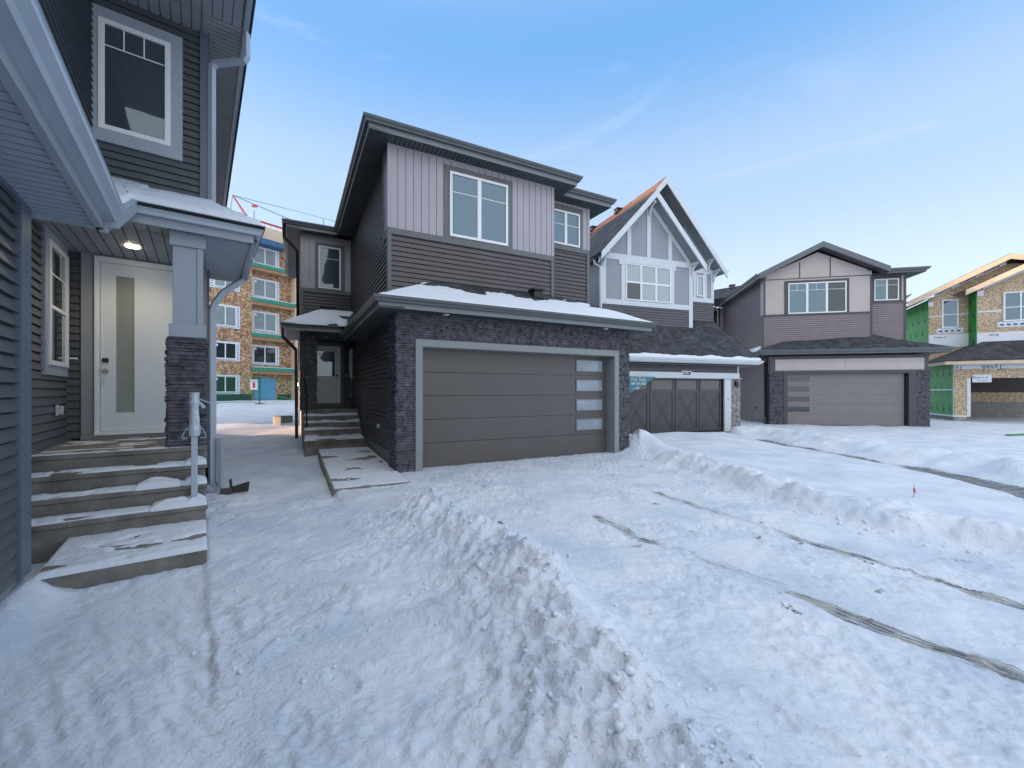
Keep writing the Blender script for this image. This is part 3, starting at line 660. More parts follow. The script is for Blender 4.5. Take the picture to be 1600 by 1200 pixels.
hb = empty('detached_house', (FB[0], FB[1], 0), FB[2], 'dark two storey house with charcoal stone around its brown garage door', 'house', 'new houses round the snowy close')
def house_B(rt):
    F0 = front(0)
    # stone facade
    s = MB(); stones(s, F0, 0, .35, -.12, 2.57, 11); stones(s, F0, 5.51, 5.87, -.12, 2.57, 12); stones(s, F0, 0, 5.87, 2.57, 3.08, 13)
    stones(s, lside(0.0), 0.0, .62, -.12, 3.08, 14); stones(s, rside(5.87), 0, .5, -.12, 3.08, 15); s.build('stone_cladding', M['stone'], rt)
    t = MB(); t.fbox(F0, .35, .492, -.02, .055, -.06, 2.57); t.fbox(F0, 5.369, 5.511, -.02, .055, -.06, 2.57); t.fbox(F0, .492, 5.369, -.02, .055, 2.43, 2.57)
    t.fbox(F0, .455, .495, -.30, -.02, -.06, 2.45); t.fbox(F0, 5.366, 5.406, -.30, -.02, -.06, 2.45); t.fbox(F0, .495, 5.366, -.30, -.02, 2.425, 2.455)
    t.build('garage_door_trim', M['B_trimL'], rt, bevel=.004)
    # garage door
    G = front(.30); d = MB(); zs = [-.03, .49, .975, 1.46, 1.945, 2.43]
    wu0, wu1 = 4.42, 5.24
    for i in range(5):
        z0, z1 = zs[i] + .004, zs[i + 1] - .004
        if i == 0: d.fbox(G, .495, 5.366, 0, .05, z0, z1)
        else:
            c0, c1 = z0 + .10, z1 - .10
            d.fbox(G, .495, wu0, 0, .05, z0, z1); d.fbox(G, wu1, 5.366, 0, .05, z0, z1); d.fbox(G, wu0, wu1, 0, .05, z0, c0); d.fbox(G, wu0, wu1, 0, .05, c1, z1)
        d.fbox(G, .495, 5.366, 0, .03, z1, z1 + .008)
    gd = d.build('garage_door', M['B_door'], rt, bevel=.003)
    for i in range(1, 5):
        z0, z1 = zs[i] + .104, zs[i + 1] - .104
        wdw = MB()
        for (p, q, r_, s_) in ((wu0 - .03, wu1 + .03, z0 - .03, z0), (wu0 - .03, wu1 + .03, z1, z1 + .03), (wu0 - .03, wu0, z0, z1), (wu1, wu1 + .03, z0, z1)): wdw.fbox(G, p, q, .05, .062, r_, s_)
        wo_ = wdw.build('door_window', M['B_door'], gd)
        pb = MB(); pb.fbox(G, wu0, wu1, .02, .035, z0, z1); pb.build('pane', M['glassF'], wo_)
    # wiring hanging at the jamb
    c = MB(); pts = [(4.9, .02, 2.42), (5.1, .03, 2.37), (5.3, .03, 2.385), (5.36, .02, 2.41)]
    for a, b in zip(pts, pts[1:]): c.tube(F0.pt(*a), F0.pt(*b), .008, 6)
    c.build('loose_wire', M['black'], gd)
    # body volumes
    f = MB(); f.box(.06, 5.80, .36, 13.5, -.5, .28); f.box(-1.5, .06, 7.9, 13.5, -.5, 1.1); f.build('foundation', M['found'], rt)
    cw = MB(); cw.box(.08, 5.80, .62, 1.02, .2, 3.2); cw.build('inner_wall', M['dark'], rt)
    ls = MB(); L0 = lside(.05)
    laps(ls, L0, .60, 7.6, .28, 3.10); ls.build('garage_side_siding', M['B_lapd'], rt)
    ru = MB(); laps(ru, rside(5.80), .5, 13.5, .28, 3.2); laps(ru, rside(5.80), 1.6, 13.5, 3.2, 6.9); ru.build('right_side_siding', M['B_lap'], rt)
    us = MB(); laps(us, L0, 1.0, 7.5, 3.0, 6.86, zref=.06); us.build('upper_side_siding', M['B_lap'], rt)
    V1 = front(1.0); fl = MB(); laps(fl, V1, .05, 4.15, 3.2, 4.93, zref=.03); fl.build('front_lap_siding', M['B_lap'], rt)
    fb = MB(); boards(fb, V1, .09, 4.16, 5.05, 6.86, off=.02); boards(fb, Frame((.05, 0), (0, 1), (-1, 0)), 1.0, 1.42, 4.93, 6.86, off=.05); fb.build('board_siding', M['B_board'], rt)
    tr = MB(); tr.fbox(V1, .02, 4.24, 0, .04, 4.92, 5.05); tr.fbox(lside(.05), .965, 1.46, .0, .04, 4.86, 4.99); tr.fbox(lside(.05), 1.42, 1.47, .0, .045, 4.99, 6.86)
    tr.fbox(V1, .015, .10, 0, .036, 3.0, 4.92); tr.fbox(lside(.05), .965, 1.09, 0, .036, 3.0, 4.86)
    tr.fbox(V1, 4.15, 4.24, 0, .036, 3.2, 4.92)
    V2 = front(1.6); tr.fbox(V2, 4.2, 5.85, 0, .04, 5.51, 5.63); tr.fbox(V2, 5.76, 5.86, 0, .036, 3.3, 5.51)
    V3 = front(7.5); 
    tr.build('trim_band', M['B_trim'], rt, bevel=.003)
    te = MB(); te.fbox(V3, -1.53, .07, 0, .04, 4.90, 5.02); te.fbox(V3, -1.53, -1.45, 0, .036, 3.9, 4.90); te.build('entry_trim_band', M['B_trim'], rt, bevel=.003)
    lt = MB(); lt.fbox(V1, .015, .085, 0, .034, 5.05, 6.86); lt.fbox(V1, 4.16, 4.24, 0, .034, 5.05, 6.86); lt.fbox(lside(.05), .967, 1.03, .0, .03, 4.99, 6.86)
    lt.fbox(V1, .085, 4.16, 0, .026, 6.80, 6.86); lt.fbox(rside(4.17), 1.0, 1.06, 0, .04, 5.05, 6.86)
    
    lt.build('corner_trim', M['B_board'], rt, bevel=.003)
    for (fr_, p_) in ((V2, (5.78, 5.86, 5.63, 6.86)), (V3, (-1.53, -1.43, 5.02, 6.8)), (V3, (-.09, .045, 5.02, 6.8))):
        lt = MB(); lt.fbox(fr_, p_[0], p_[1], 0, .034, p_[2], p_[3]); lt.build('corner_trim', M['B_board'], rt, bevel=.003)
    rb = MB(); boards(rb, V2, 4.24, 5.78, 5.63, 6.86); rb.build('right_board_siding', M['B_board'], rt)
    rl = MB(); laps(rl, V2, 4.20, 5.78, 3.2, 5.51, zref=.03); laps(rl, rside(4.2), 1.0, 1.6, 3.2, 6.86); rl.build('right_lap_siding', M['B_lap'], rt)
    bb = MB(); boards(bb, V3, -1.45, .075, 5.02, 6.84, wd=.19); bb.build('entry_board_siding', M['B_board'], rt)
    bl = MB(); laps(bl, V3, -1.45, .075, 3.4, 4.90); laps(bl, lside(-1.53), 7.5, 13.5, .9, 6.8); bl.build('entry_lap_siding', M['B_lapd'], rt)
    # windows
    window(rt, V1, 1.40, 2.885, 5.09, 6.575, cols=(2.13,), grille=6.12, fw=.06, trim=(1.262, 3.02, 5.05, 6.70), md=.05)
    window(rt, V2, 4.27, 5.497, 5.65, 6.60, cols=(5.015,), grille=6.22, fw=.05, trim=(4.26, 5.62, 5.63, 6.76), md=.045)
    window(rt, V3, -.985, -.28, 5.055, 6.49, grille=6.09, fw=.05, trim=(-1.09, -.16, 5.02, 6.61), gm='glassA')
    window(rt, lside(.05), 7.0, 7.45, 2.0, 3.0, fw=.05, gm='glassd')
    # eaves: upper main roof
    top = 7.05
    def eave(path, zt, name='gutter', sd=1, closed=False, fd=.22, m1='B_metal', m2='B_metalL', w=.11, h=.115, inset=.115):
        g = MB(); g.sweep(path, gutter_prof(zt, w, h, 0.0), side=sd); g.build(name, M[m1], rt)
        f_ = MB(); f_.sweep(path, [(-.02, zt - .01), (0, zt - .01), (0, zt - fd), (-.02, zt - fd)], side=sd); f_.build('fascia', M[m2], rt)
    P = [(-.42, 7.0), (-.42, .61), (4.70, .61), (4.70, 1.19), (6.34, 1.19), (6.34, 13.9)]
    eave([(-.42, 7.0), (-.42, .61), (4.70, .61), (4.70, 1.19), (6.34, 1.19), (6.34, 13.9)], top, sd=1)
    eave([(-1.95, 13.9), (-1.95, 7.1), (-.42, 7.1)], top, sd=1)
    so_ = MB(); z = top - .215
    soffit(so_, -.42, .05, .61, 7.5, z, 'x'); soffit(so_, .05, 4.70, .61, 1.0, z, 'y'); soffit(so_, 4.22, 6.34, 1.19, 1.6, z, 'y'); soffit(so_, 4.22, 4.70, 1.0, 1.19, z, 'y')
    soffit(so_, 5.8, 6.34, 1.6, 13.9, z, 'x'); soffit(so_, -1.95, -1.53, 7.1, 13.9, z, 'x'); soffit(so_, -1.53, .05, 7.1, 7.5, z, 'y')
    so_.build('soffit', M['B_soffit'], rt)
    # upper roof: hip
    r = MB(); e0, e1, e2, e3 = -.50, 6.42, .53, 14.0; pk = 7.05 + 1.25
    slab(r, [(e0, e2, top - .02), (4.78, e2, top - .02), (3.1, 3.8, pk), (2.2, 3.8, pk)]); slab(r, [(e0, e2, top - .02), (2.2, 3.8, pk), (2.2, 10.5, pk), (e0, e3, top - .02)])
    slab(r, [(4.78, e2, top - .02), (4.78, 1.11, top - .02), (e1, 1.11, top - .02), (3.1, 3.8, pk)]); slab(r, [(e1, 1.11, top - .02), (e1, e3, top - .02), (3.1, 10.5, pk), (3.1, 3.8, pk)])
    slab(r, [(e0, e3, top - .02), (2.2, 10.5, pk), (3.1, 10.5, pk), (e1, e3, top - .02)]); slab(r, [(2.2, 3.8, pk), (3.1, 3.8, pk), (3.1, 10.5, pk), (2.2, 10.5, pk)])
    slab(r, [(-2.03, 7.02, top - .02), (-.3, 7.02, top - .02), (.6, 8.6, top + .5), (-.3, 8.6, top + .5)]); slab(r, [(-2.03, 7.02, top - .02), (-.3, 8.6, top + .5), (-.3, 13.9, top + .5), (-2.03, 13.9, top - .02)])
    slab(r, [(-.3, 8.6, top + .5), (.6, 8.6, top + .5), (.6, 13.9, top + .5), (-.3, 13.9, top + .5)])
    r.build('upper_roof', M['shB'], rt)
    # garage roof
    zt = 3.275
    eave([(-.41, 5.2), (-.41, -.40), (6.28, -.40), (6.28, 2.2)], zt, fd=.205, h=.11)
    so2 = MB(); z = zt - .20
    soffit(so2, -.41, .05, -.40, 5.25, z, 'x'); soffit(so2, .05, 6.28, -.40, .0, z, 'y'); soffit(so2, 5.8, 6.28, .0, 2.2, z, 'x'); so2.build('garage_soffit', M['B_soffit'], rt)
    for i in range(3):
        k = MB(); k.box(-.30 + i * .075, -.285 + i * .075, -.34, -.28, z - .002, z + .001); k.build('soffit_slot', M['B_trimL'], rt)
    gr = MB(); q = zt - .01
    slab(gr, [(-.5, -.48, q), (6.38, -.48, q), (4.6, 1.01, 4.03), (1.07, 1.01, 4.03)], .05); slab(gr, [(-.5, -.48, q), (1.07, 1.01, 4.03), (.05, 1.01, 3.62), (.05, 5.3, 3.62), (-.5, 5.3, q)], .05)
    slab(gr, [(6.38, -.48, q), (6.38, 2.2, q), (5.86, 2.2, 3.55), (5.86, 1.6, 3.55), (4.6, 1.01, 4.03)], .05); slab(gr, [(4.25, 1.0, 4.0), (4.6, 1.01, 4.03), (5.9, 1.61, 3.6), (4.22, 1.61, 4.26)], .05)
    gr.build('garage_roof', M['shB'], rt)
    roof_vent(rt, 3.55, .72, 3.95, .14)
    mount_light(rt, (.92, -.20), zt - .205); mount_light(rt, (4.95, -.20), zt - .205)
    # entry porch
    c = MB(); stones(c, front(5.46), -1.54, -1.15, 1.02, 3.26, 31); stones(c, rside(-1.15), 5.46, 5.86, 1.02, 3.26, 32); stones(c, lside(-1.54), 5.46, 5.86, 1.02, 3.26, 33); c.build('porch_column', M['stone'], rt)
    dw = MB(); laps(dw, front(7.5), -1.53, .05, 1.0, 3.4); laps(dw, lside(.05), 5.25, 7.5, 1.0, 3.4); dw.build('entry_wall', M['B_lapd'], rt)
    E = front(7.5); dt = MB(); dt.fbox(E, -.30, -.20, 0, .05, 1.05, 3.18); dt.fbox(E, -1.25, -1.17, 0, .05, 1.05, 3.18); dt.fbox(E, -1.25, -.20, 0, .05, 3.10, 3.22); dt.fbox(E, -1.25, -.20, 0, .10, 1.02, 1.15); dt.build('entry_door_trim', M['B_trim'], rt)
    wf = MB(); wf.fbox(E, -1.17, -1.13, 0, .07, 1.15, 3.10); wf.fbox(E, -.34, -.30, 0, .07, 1.15, 3.10); wf.fbox(E, -1.13, -.34, 0, .07, 3.06, 3.10); wf.build('entry_door_frame', M['white'], rt)
    ed = MB()
    ed.fbox(E, -1.13, -1.06, 0, .05, 1.15, 3.06); ed.fbox(E, -.48, -.34, 0, .05, 1.15, 3.06); ed.fbox(E, -1.06, -.48, 0, .05, 2.92, 3.06); ed.fbox(E, -1.06, -.48, 0, .05, 1.15, 2.08)
    ed.fbox(E, -1.04, -.50, .05, .06, 1.55, 1.90); ed.fbox(E, -1.04, -.50, .05, .06, 1.22, 1.48)
    edo = ed.build('entry_door', M['doorw'], rt, bevel=.003)
    g = MB(); g.fbox(E, -1.06, -.48, .015, .03, 2.08, 2.92); g.build('door_glass', M['glassA'], edo)
    text_mesh('door_number', '85', .13, M['white'], edo, E, -.93, .032, 2.82)
    h = MB(); h.fbox(E, -.44, -.385, .05, .075, 2.06, 2.13); h.build('deadbolt', M['black'], edo)
    h = MB(); h.tube(E.pt(-.41, .05, 1.93), E.pt(-.41, .11, 1.93), .032, 12); h.build('door_knob', M['steel'], edo)
    pz = 3.42
    eave([(-1.95, 7.6), (-1.95, 4.80), (-.52, 4.80)], pz, fd=.18, h=.10)
    ps = MB(); soffit(ps, -1.95, .05, 4.80, 7.5, pz - .175, 'y'); ps.build('porch_soffit', M['B_soffit'], rt)
    pr = MB(); slab(pr, [(-2.05, 4.70, pz - .01), (-.42, 4.70, pz - .01), (-.42, 4.5, pz - .1), (.05, 4.5, pz + .12), (.05, 6.6, 4.13), (-1.0, 6.6, 4.13)], .05); slab(pr, [(-2.05, 4.70, pz - .01), (-1.0, 6.6, 4.13), (-1.0, 7.5, 4.13), (-2.05, 7.5, pz - .01)], .05)
    slab(pr, [(-1.0, 6.6, 4.13), (.05, 6.6, 4.13), (.05, 7.5, 4.2), (-1.0, 7.5, 4.2)], .05); pr.build('porch_roof', M['shB'], rt)
    roof_vent(rt, -.75, 6.75, 4.2, .2)
    mount_light(rt, (-.85, 6.0), pz - .18, r=.05)
    # steps up to the entry
    st = MB(); tops = [1.02, .84, .66, .48]; v = 5.45; q = .25
    st.box(-1.5, .04, v, 7.5, -.4, tops[0] - .04); lip = .02
    for i, tz in enumerate(tops[1:]):
        st.box(-1.5, .04, v - q * (i + 1), v - q * i + .0, -.4, tz - .04); st.box(-1.52, .04, v - q * (i + 1) - lip, v - q * i - .001, tz - .04, tz)
    st.box(-1.52, .04, v - lip, 7.5, tops[0] - .04, tops[0])
    st.box(-1.5, .04, 4.15, v - q * 3 - .001, -.4, .27); st.build('front_steps', M['concrete'], rt, bevel=.006)
    rl_ = MB(); rl_.tube((-1.42, 4.76, .48), (-1.42, 4.76, 1.42), .02, 8); rl_.tube((-1.42, 4.76, 1.40), (-1.44, 5.5, 1.95), .02, 8); rl_.tube((-1.44, 5.5, 1.02), (-1.44, 5.5, 1.95), .02, 8); rl_.build('hand_rail', M['black'], rt)
    # downspouts
    dp = MB(); dp.rectpath([(-2.0, 7.15, 6.93), (-2.0, 7.15, 6.5), (-1.62, 7.44, 6.2), (-1.60, 7.46, 3.6)], .04, .03); dp.build('downspout', M['black'], rt)
    dp = MB(); dp.rectpath([(-2.0, 4.85, 3.3), (-2.0, 4.9, 3.05), (-1.68, 5.35, 2.75), (-1.66, 5.4, .2)], .04, .03); dp.build('downspout', M['black'], rt)
    vent_round('wall_vent', rt, lside(.05), 2.05, .74, .06); vent_round('wall_vent', rt, lside(.05), 7.0, 1.4, .055)
    outlet('wall_light', rt, front(7.5), -.1, 2.1, .03)
    ku = MB(); ku.fbox(F0, -.0, .0, 0, 0, 0, 0)
house_B(hb)
# snow on its roofs
s = MB(); kp = lambda s_, t_, n: np.clip((.64 - t_ + .20 * n + .05 * np.sin(s_ * 9) + .08 * (np.abs(s_ - .45) < .12)) * 10, 0, 1)
snow_sheet(s, (-.46, -.45, 3.27), (6.34, -.45, 3.27), (4.6, 1.0, 4.03), (1.07, 1.0, 4.03), .032, 5, .07, 220, 60, keep=kp, freq=.9)
snow_sheet(s, (-.46, 2.0, 3.27), (-.46, -.44, 3.27), (1.05, .98, 4.01), (.1, 1.1, 3.62), .04, 9, .1, 40, 20, keep=lambda s_, t_, n: np.clip((.75 - t_ + .3 * n) * 9, 0, 1))
snow_obj(s, 'roof_snow', FB, 'patchy white snow lying on the low roof over the brown garage door')
s = MB(); snow_sheet(s, (-2.02, 4.72, 3.42), (-.40, 4.55, 3.42), (.03, 6.58, 4.14), (-1.0, 6.58, 4.14), .06, 15, .06, 50, 50, keep=lambda s_, t_, n: np.clip((.62 + n * .5 - np.exp(-((s_ - .78) / .10) ** 2 - ((t_ - .06) / .12) ** 2) * 1.2 + .25 * (t_ < .7)) * 5, 0, 1))
snow_obj(s, 'porch_snow', FB, 'snow on the small porch roof of the dark stone house')
s = MB()
for i, (tz, v) in enumerate(((.84, 5.2), (.66, 4.95), (.48, 4.70), (.27, 4.15))):
    snow_sheet(s, (-1.5, v - .015, tz), (.02, v - .015, tz), (.02, v + (.24 if i < 3 else .54), tz), (-1.5, v + (.24 if i < 3 else .54), tz), .07 if i < 3 else .09, 20 + i, .05, 60, 16,
               keep=lambda s_, t_, n: np.clip(.35 + t_ * .7 + n * .8 + .9 * np.exp(-((s_ - .1) / .13) ** 2) - .25, 0, 1))
snow_obj(s, 'step_snow', FB, 'snow left on the entry steps of the dark stone house')
# concrete walk to the entry
wk = MB(); wk.hexa([(-1.22, -1.0, -.3), (.02, -1.0, -.3), (.02, 3.5, -.3), (-1.22, 3.5, -.3), (-1.22, -1.0, .003), (.02, -1.0, .003), (.02, 3.5, .08), (-1.22, 3.5, .08)]); wk.box(-1.5, .02, 3.51, 4.14, -.3, .11); wo2 = wk.build('walkway', M['concrete'], None, bevel=.008); wo2.location = (FB[0], FB[1], 0); wo2.rotation_euler = (0, 0, R(FB[2])); tag(wo2, kind='structure')
s = MB(); snow_sheet(s, (-1.20, -.98, .003), (.02, -.98, .003), (.02, 3.48, .081), (-1.20, 3.48, .081), .016, 33, .05, 70, 150, freq=.9,
                     keep=lambda s_, t_, n: np.clip((.42 + n * 1.3 + .9 * (1 - t_) ** 2 * .55 + .9 * (s_ > .93) + .7 * (t_ > .86) + .25 * (s_ < .2)) * 1.6, 0, 1))
snow_obj(s, 'walk_snow', FB, 'thin scraped snow on the concrete walk beside the stone garage')

# ================================================================== HOUSE A (left edge, nearest)
ha = empty('detached_house', (FA[0], FA[1], 0), FA[2], 'nearest charcoal sided house on the left with a pale front door above wide concrete steps', 'house', 'new houses round the snowy close')
def eaves(rt, path, zt, m1, m2, name='gutter', sd=1, fd=.2, w=.11, h=.115):
    g = MB(); g.sweep(path, gutter_prof(zt, w, h, 0.0), side=sd); g.build(name, M[m1], rt)
    f_ = MB(); f_.sweep(path, [(-.02, zt - .01), (0, zt - .01), (0, zt - fd), (-.02, zt - fd)], side=sd); f_.build('fascia', M[m2], rt)
def house_A(rt):
    # garage side wall and window wall
    w1 = MB(); laps(w1, rside(.075), -10.5, -3.70, .16, 3.05, h=.105, dep=.022, zref=.02); w1.build('garage_siding', M['A_lap'], rt)
    p = MB(); p.box(-.2, .112, -3.88, -3.66, .13, 3.0); p.build('corner_post', M['A_trim'], rt, bevel=.003)
    f = MB(); f.box(-3, .06, -10.5, -3.70, -.6, .17); f.build('foundation', M['found'], rt)
    bk = MB(); bk.box(-3, .05, -10.4, -3.72, .1, 3.2); bk.build('inner_wall', M['dark'], rt)
    w2 = MB(); laps(w2, rside(-.36), -3.7, 0.0, .86, 3.62, h=.105, dep=.02); w2.build('porch_side_siding', M['A_lap'], rt)
    V0 = front(0.0); w3 = MB(); laps(w3, V0, -.36, -.18, .86, 3.62, h=.108); w3.build('porch_front_siding', M['A_lap'], rt)
    t = MB(); t.fbox(V0, -.20, -.056, 0, .04, .84, 3.60); t.fbox(V0, .97, 1.10, 0, .04, .84, 3.60); t.fbox(V0, -.056, .97, 0, .04, 3.53, 3.60); t.fbox(V0, -.20, 1.1, 0, .07, .845, .905)
    t.fbox(V0, 1.10, 1.285, 0, .02, .3, 3.62); t.build('door_surround', M['A_soffit2'], rt, bevel=.003)
    fr = MB(); fr.fbox(V0, -.056, 0, 0, .08, .92, 3.53); fr.fbox(V0, .92, .97, 0, .08, .92, 3.53); fr.fbox(V0, 0, .92, 0, .08, 3.455, 3.53); fr.fbox(V0, -.056, .97, 0, .11, .905, .955)
    dfr = fr.build('front_door_frame', M['white'], rt, bevel=.004)
    d = MB(); g0, g1, gz0, gz1 = .173, .378, 1.23, 3.275
    d.fbox(V0, .006, g0, 0, .045, .96, 3.45); d.fbox(V0, g1, .914, 0, .045, .96, 3.45); d.fbox(V0, g0, g1, 0, .045, .96, gz0); d.fbox(V0, g0, g1, 0, .045, gz1, 3.45)
    do = d.build('front_door', M['doorw'], rt, bevel=.002)
    gl = MB(); gl.fbox(V0, g0, g1, .01, .03, gz0, gz1); gl.build('door_glass', M['glassFA'], do)
    k = MB(); k.fbox(V0, .025, .095, .045, .07, 1.975, 2.04); k.build('keypad_lock', M['black'], do, bevel=.004)
    k = MB(); P = V0.pt; k.tube(P(.06, .045, 1.85), P(.06, .06, 1.85), .035, 16); k.tube(P(.06, .06, 1.85), P(.06, .11, 1.85), .014, 10); k.tube(P(.06, .10, 1.85), P(.06, .13, 1.85), .030, 14, .026); k.build('door_knob', M['steel'], do, smooth=False)
    # side window
    window(rt, rside(-.36), -1.03, -.13, 1.88, 3.44, rail=2.62, grille=3.05, fw=.06, trim=(-1.16, -.08, 1.755, 3.60), tm='A_grey', gm='glassA', vbars=(-.42,), tdep=.04)
    outlet('outdoor_outlet', rt, rside(-.36), -.58, 1.30, .055)
    mt = MB(); mt.fbox(V0, -.315, -.235, .018, .03, 2.01, 2.035); mt.build('nail_tag', M['white'], rt)
    # column
    c = MB(); stones(c, front(-1.85), .865, 1.235, .84, 2.235, 51, .03, .055, .035, .1, .34); stones(c, lside(.865), -1.85, -1.48, .84, 2.235, 52); stones(c, rside(1.235), -1.85, -1.48, .84, 2.235, 53)
    c.build('column_stone', M['stone'], rt)
    c = MB(); c.box(.905, 1.205, -1.84, -1.52, 2.23, 3.56); c.box(1.15, 1.215, -1.855, -1.82, 2.38, 3.40); c.box(.87, 1.245, -1.88, -1.47, 2.235, 2.40); c.box(.875, 1.245, -1.88, -1.47, 3.385, 3.56); c.build('column_wrap', M['A_grey'], rt, bevel=.004)
    # porch ceiling, gutter
    so_ = MB(); soffit(so_, -.36, 1.80, -1.62, 0.02, 3.56, 'y', .13); soffit(so_, -.36, 1.80, -2.02, -1.64, 3.56, 'y', .13); so_.build('porch_soffit', M['A_soffit2'], rt)
    so_ = MB(); soffit(so_, 1.25, 1.80, -1.84, 0.6, 3.552, 'x', .05); so_.build('side_soffit', M['A_soffit'], rt)
    mount_light(rt, (.43, -.80), 3.56, on=True, r=.075, name='porch_light')
    ld = bpy.data.lights.new('porch_lamp', 'SPOT'); ld.energy = 13; ld.color = (1, .80, .52); ld.shadow_soft_size = .07; ld.spot_size = R(150); ld.spot_blend = .8
    lo = bpy.data.objects.new('porch_lamp', ld); COL.objects.link(lo); lo.parent = rt; lo.location = (.43, -.80, 3.53)
    eaves(rt, [(.50, -2.02), (1.76, -2.02), (1.76, .6)], 3.755, 'A_metal', 'A_grey', fd=.22, h=.125, w=.12)
    # rake from the porch gutter down to the garage gutter
    rk = MB(); p0, p1 = Vector((.53, -2.14, 3.73)), Vector((.53, -3.48, 3.12))
    for (a, b, zz, hh) in ((0, .06, 0, .17), (.06, .13, .02, .12)):
        rk.hexa([(p0.x - .06 + a, p0.y, p0.z - hh), (p0.x - .06 + b, p0.y, p0.z - hh), (p1.x - .06 + b, p1.y, p1.z - hh), (p1.x - .06 + a, p1.y, p1.z - hh), (p0.x - .06 + a, p0.y, p0.z + .03), (p0.x - .06 + b, p0.y, p0.z + .03), (p1.x - .06 + b, p1.y, p1.z + .03), (p1.x - .06 + a, p1.y, p1.z + .03)])
    rk.build('rake_board', M['A_grey'], rt, bevel=.004)
    g = MB(); g.sweep([(.50, -3.46), (.50, -10.8)], gutter_prof(3.20, .13, .14, 0.0), side=-1); g.build('gutter', M['A_metal'], rt)
    f_ = MB(); f_.sweep([(.50, -3.46), (.50, -10.8)], [(-.02, 3.16), (0, 3.16), (0, 2.975), (-.05, 2.975), (-.05, 2.99), (-.02, 2.99)], side=-1); f_.build('fascia', M['A_grey'], rt)
    s2 = MB(); soffit(s2, .07, .48, -10.8, -3.5, 2.995, 'x', .10); s2.box(.07, .50, -3.52, -3.46, 2.975, 3.2); s2.build('garage_soffit', M['A_soffit'], rt)
    j = MB(); j.fbox(rside(.085), -10.5, -3.88, 0, .03, 2.96, 2.995); j.build('soffit_channel', M['A_trim'], rt)
    # low roof
    r = MB(); sl = .43
    slab(r, [(.56, -2.14, 3.75), (1.88, -2.14, 3.75), (1.30, 0.01, 4.66), (-.09, 0.01, 4.66), (-.09, -3.5, 3.15), (.56, -3.5, 3.15)], .05)
    slab(r, [(1.88, -2.14, 3.75), (1.88, .6, 3.75), (1.29, .6, 4.3), (1.30, 0.01, 4.66)], .05)
    slab(r, [(.60, -3.5, 3.17), (-.09, -3.5, 3.45), (-.09, -10.8, 3.45), (.60, -10.8, 3.17)], .05); r.build('porch_roof', M['shB'], rt)
    # upper floor
    u = MB(); laps(u, rside(-.09), -6.5, -3.5, 3.2, 7.46, h=.108, dep=.022); laps(u, rside(-.09), -3.5, 0, 3.62, 7.46, h=.108, dep=.022); laps(u, rside(1.285), 0, 10, .0, 7.46, h=.108); u.build('upper_side_siding', M['A_lap'], rt)
    u = MB(); laps(u, V0, -.09, 1.20, 3.62, 7.46, h=.111, dep=.02, zref=.02); u.build('upper_front_siding', M['A_lap'], rt)
    c = MB(); c.fbox(V0, 1.18, 1.30, 0, .04, 3.62, 7.46); c.fbox(rside(1.285), -.04, .09, 0, .02, .2, 7.46); c.build('corner_trim', M['A_trim'], rt)
    window(rt, V0, -.02, .805, 5.425, 7.06, fw=.07, trim=(-.09, .955, 5.245, 7.22), tm='A_grey', gm='glassA', grille=6.68, vbars=(.26, .49), tdep=.05)
    t = 7.46; so3 = MB(); soffit(so3, 1.285, 1.75, -.46, 12, t, 'x', .10); so3.build('eave_soffit', M['A_soffit2'], rt)
    so4 = MB(); soffit(so4, -.09, 1.75, -3.2, -.47, t, 'y', .13); soffit(so4, -.09, 1.285, -.46, 0.0, t, 'y', .13); so4.build('front_soffit', M['A_soffit2'], rt)
    eaves(rt, [(-.09, -3.2), (1.75, -3.2), (1.75, 12)], t + .24, 'A_metal', 'A_trim', fd=.25)
    r = MB(); slab(r, [(-6, -3.35, t + .22), (1.88, -3.35, t + .22), (-1.0, 1.0, t + 1.6), (-3, 1.0, t + 1.6)]); slab(r, [(1.88, -3.35, t + .22), (1.88, 12, t + .22), (-1.0, 12, t + 1.6), (-1.0, 1.0, t + 1.6)]); slab(r, [(-6, -3.35, t + .22), (-3, 1.0, t + 1.6), (-3, 12, t + 1.6), (-6, 12, t + .22)])
    slab(r, [(-3, 1, t + 1.6), (-1, 1, t + 1.6), (-1, 12, t + 1.6), (-3, 12, t + 1.6)]); r.build('upper_roof', M['shB'], rt)
    b = MB(); b.box(-6, -.12, -6.4, 9.9, 3.66, 7.4); b.box(-5, 1.26, .03, 9.9, .2, 7.4); b.box(-3, -.40, -3.6, 0.02, .2, 3.5); b.build('inner_wall', M['dark'], rt)
    # concrete steps
    s = MB(); v = -1.87; tops = [.845, .655, .465, .275]
    s.box(-.34, 1.235, v, -.0, -.5, tops[0] - .055); s.box(-.34, 1.255, v - .02, 0, tops[0] - .055, tops[0])
    for i, tz in enumerate(tops[1:]):
        s.box(-.33, 1.235, v - .285 * (i + 1), v - .285 * i - .002, -.5, tz - .055); s.box(-.33, 1.255, v - .285 * (i + 1) - .02, v - .285 * i - .003, tz - .055, tz)
    s.box(.14, 1.235, -3.73, v - .285 * 3 - .004, -.5, .09); so5 = s.build('front_steps', M['concrete'], rt, bevel=.008)
    fl = MB(); fl.box(-.345, -.30, -1.9, -.02, .84, .87); fl.build('step_flashing', M['A_trim'], rt)
    # rail post wrapped in plastic
    h = MB(); h.box(1.10, 1.16, -2.60, -2.54, .27, 1.50); hp = h.build('hand_rail', M['A_metal'], so5, bevel=.004)
    wpl = MB(); n = 12; rings = []
    for zi in range(9):
        z = 1.04 + zi * .062; rad = .046 + .005 * math.sin(zi * 2.3) + (.007 if zi < 3 else 0); rings.append([(1.13 + rad * math.cos(6.283 * k / n) * (1 + .10 * math.sin(k * 2.7 + zi)), -2.57 + rad * math.sin(6.283 * k / n), z) for k in range(n)])
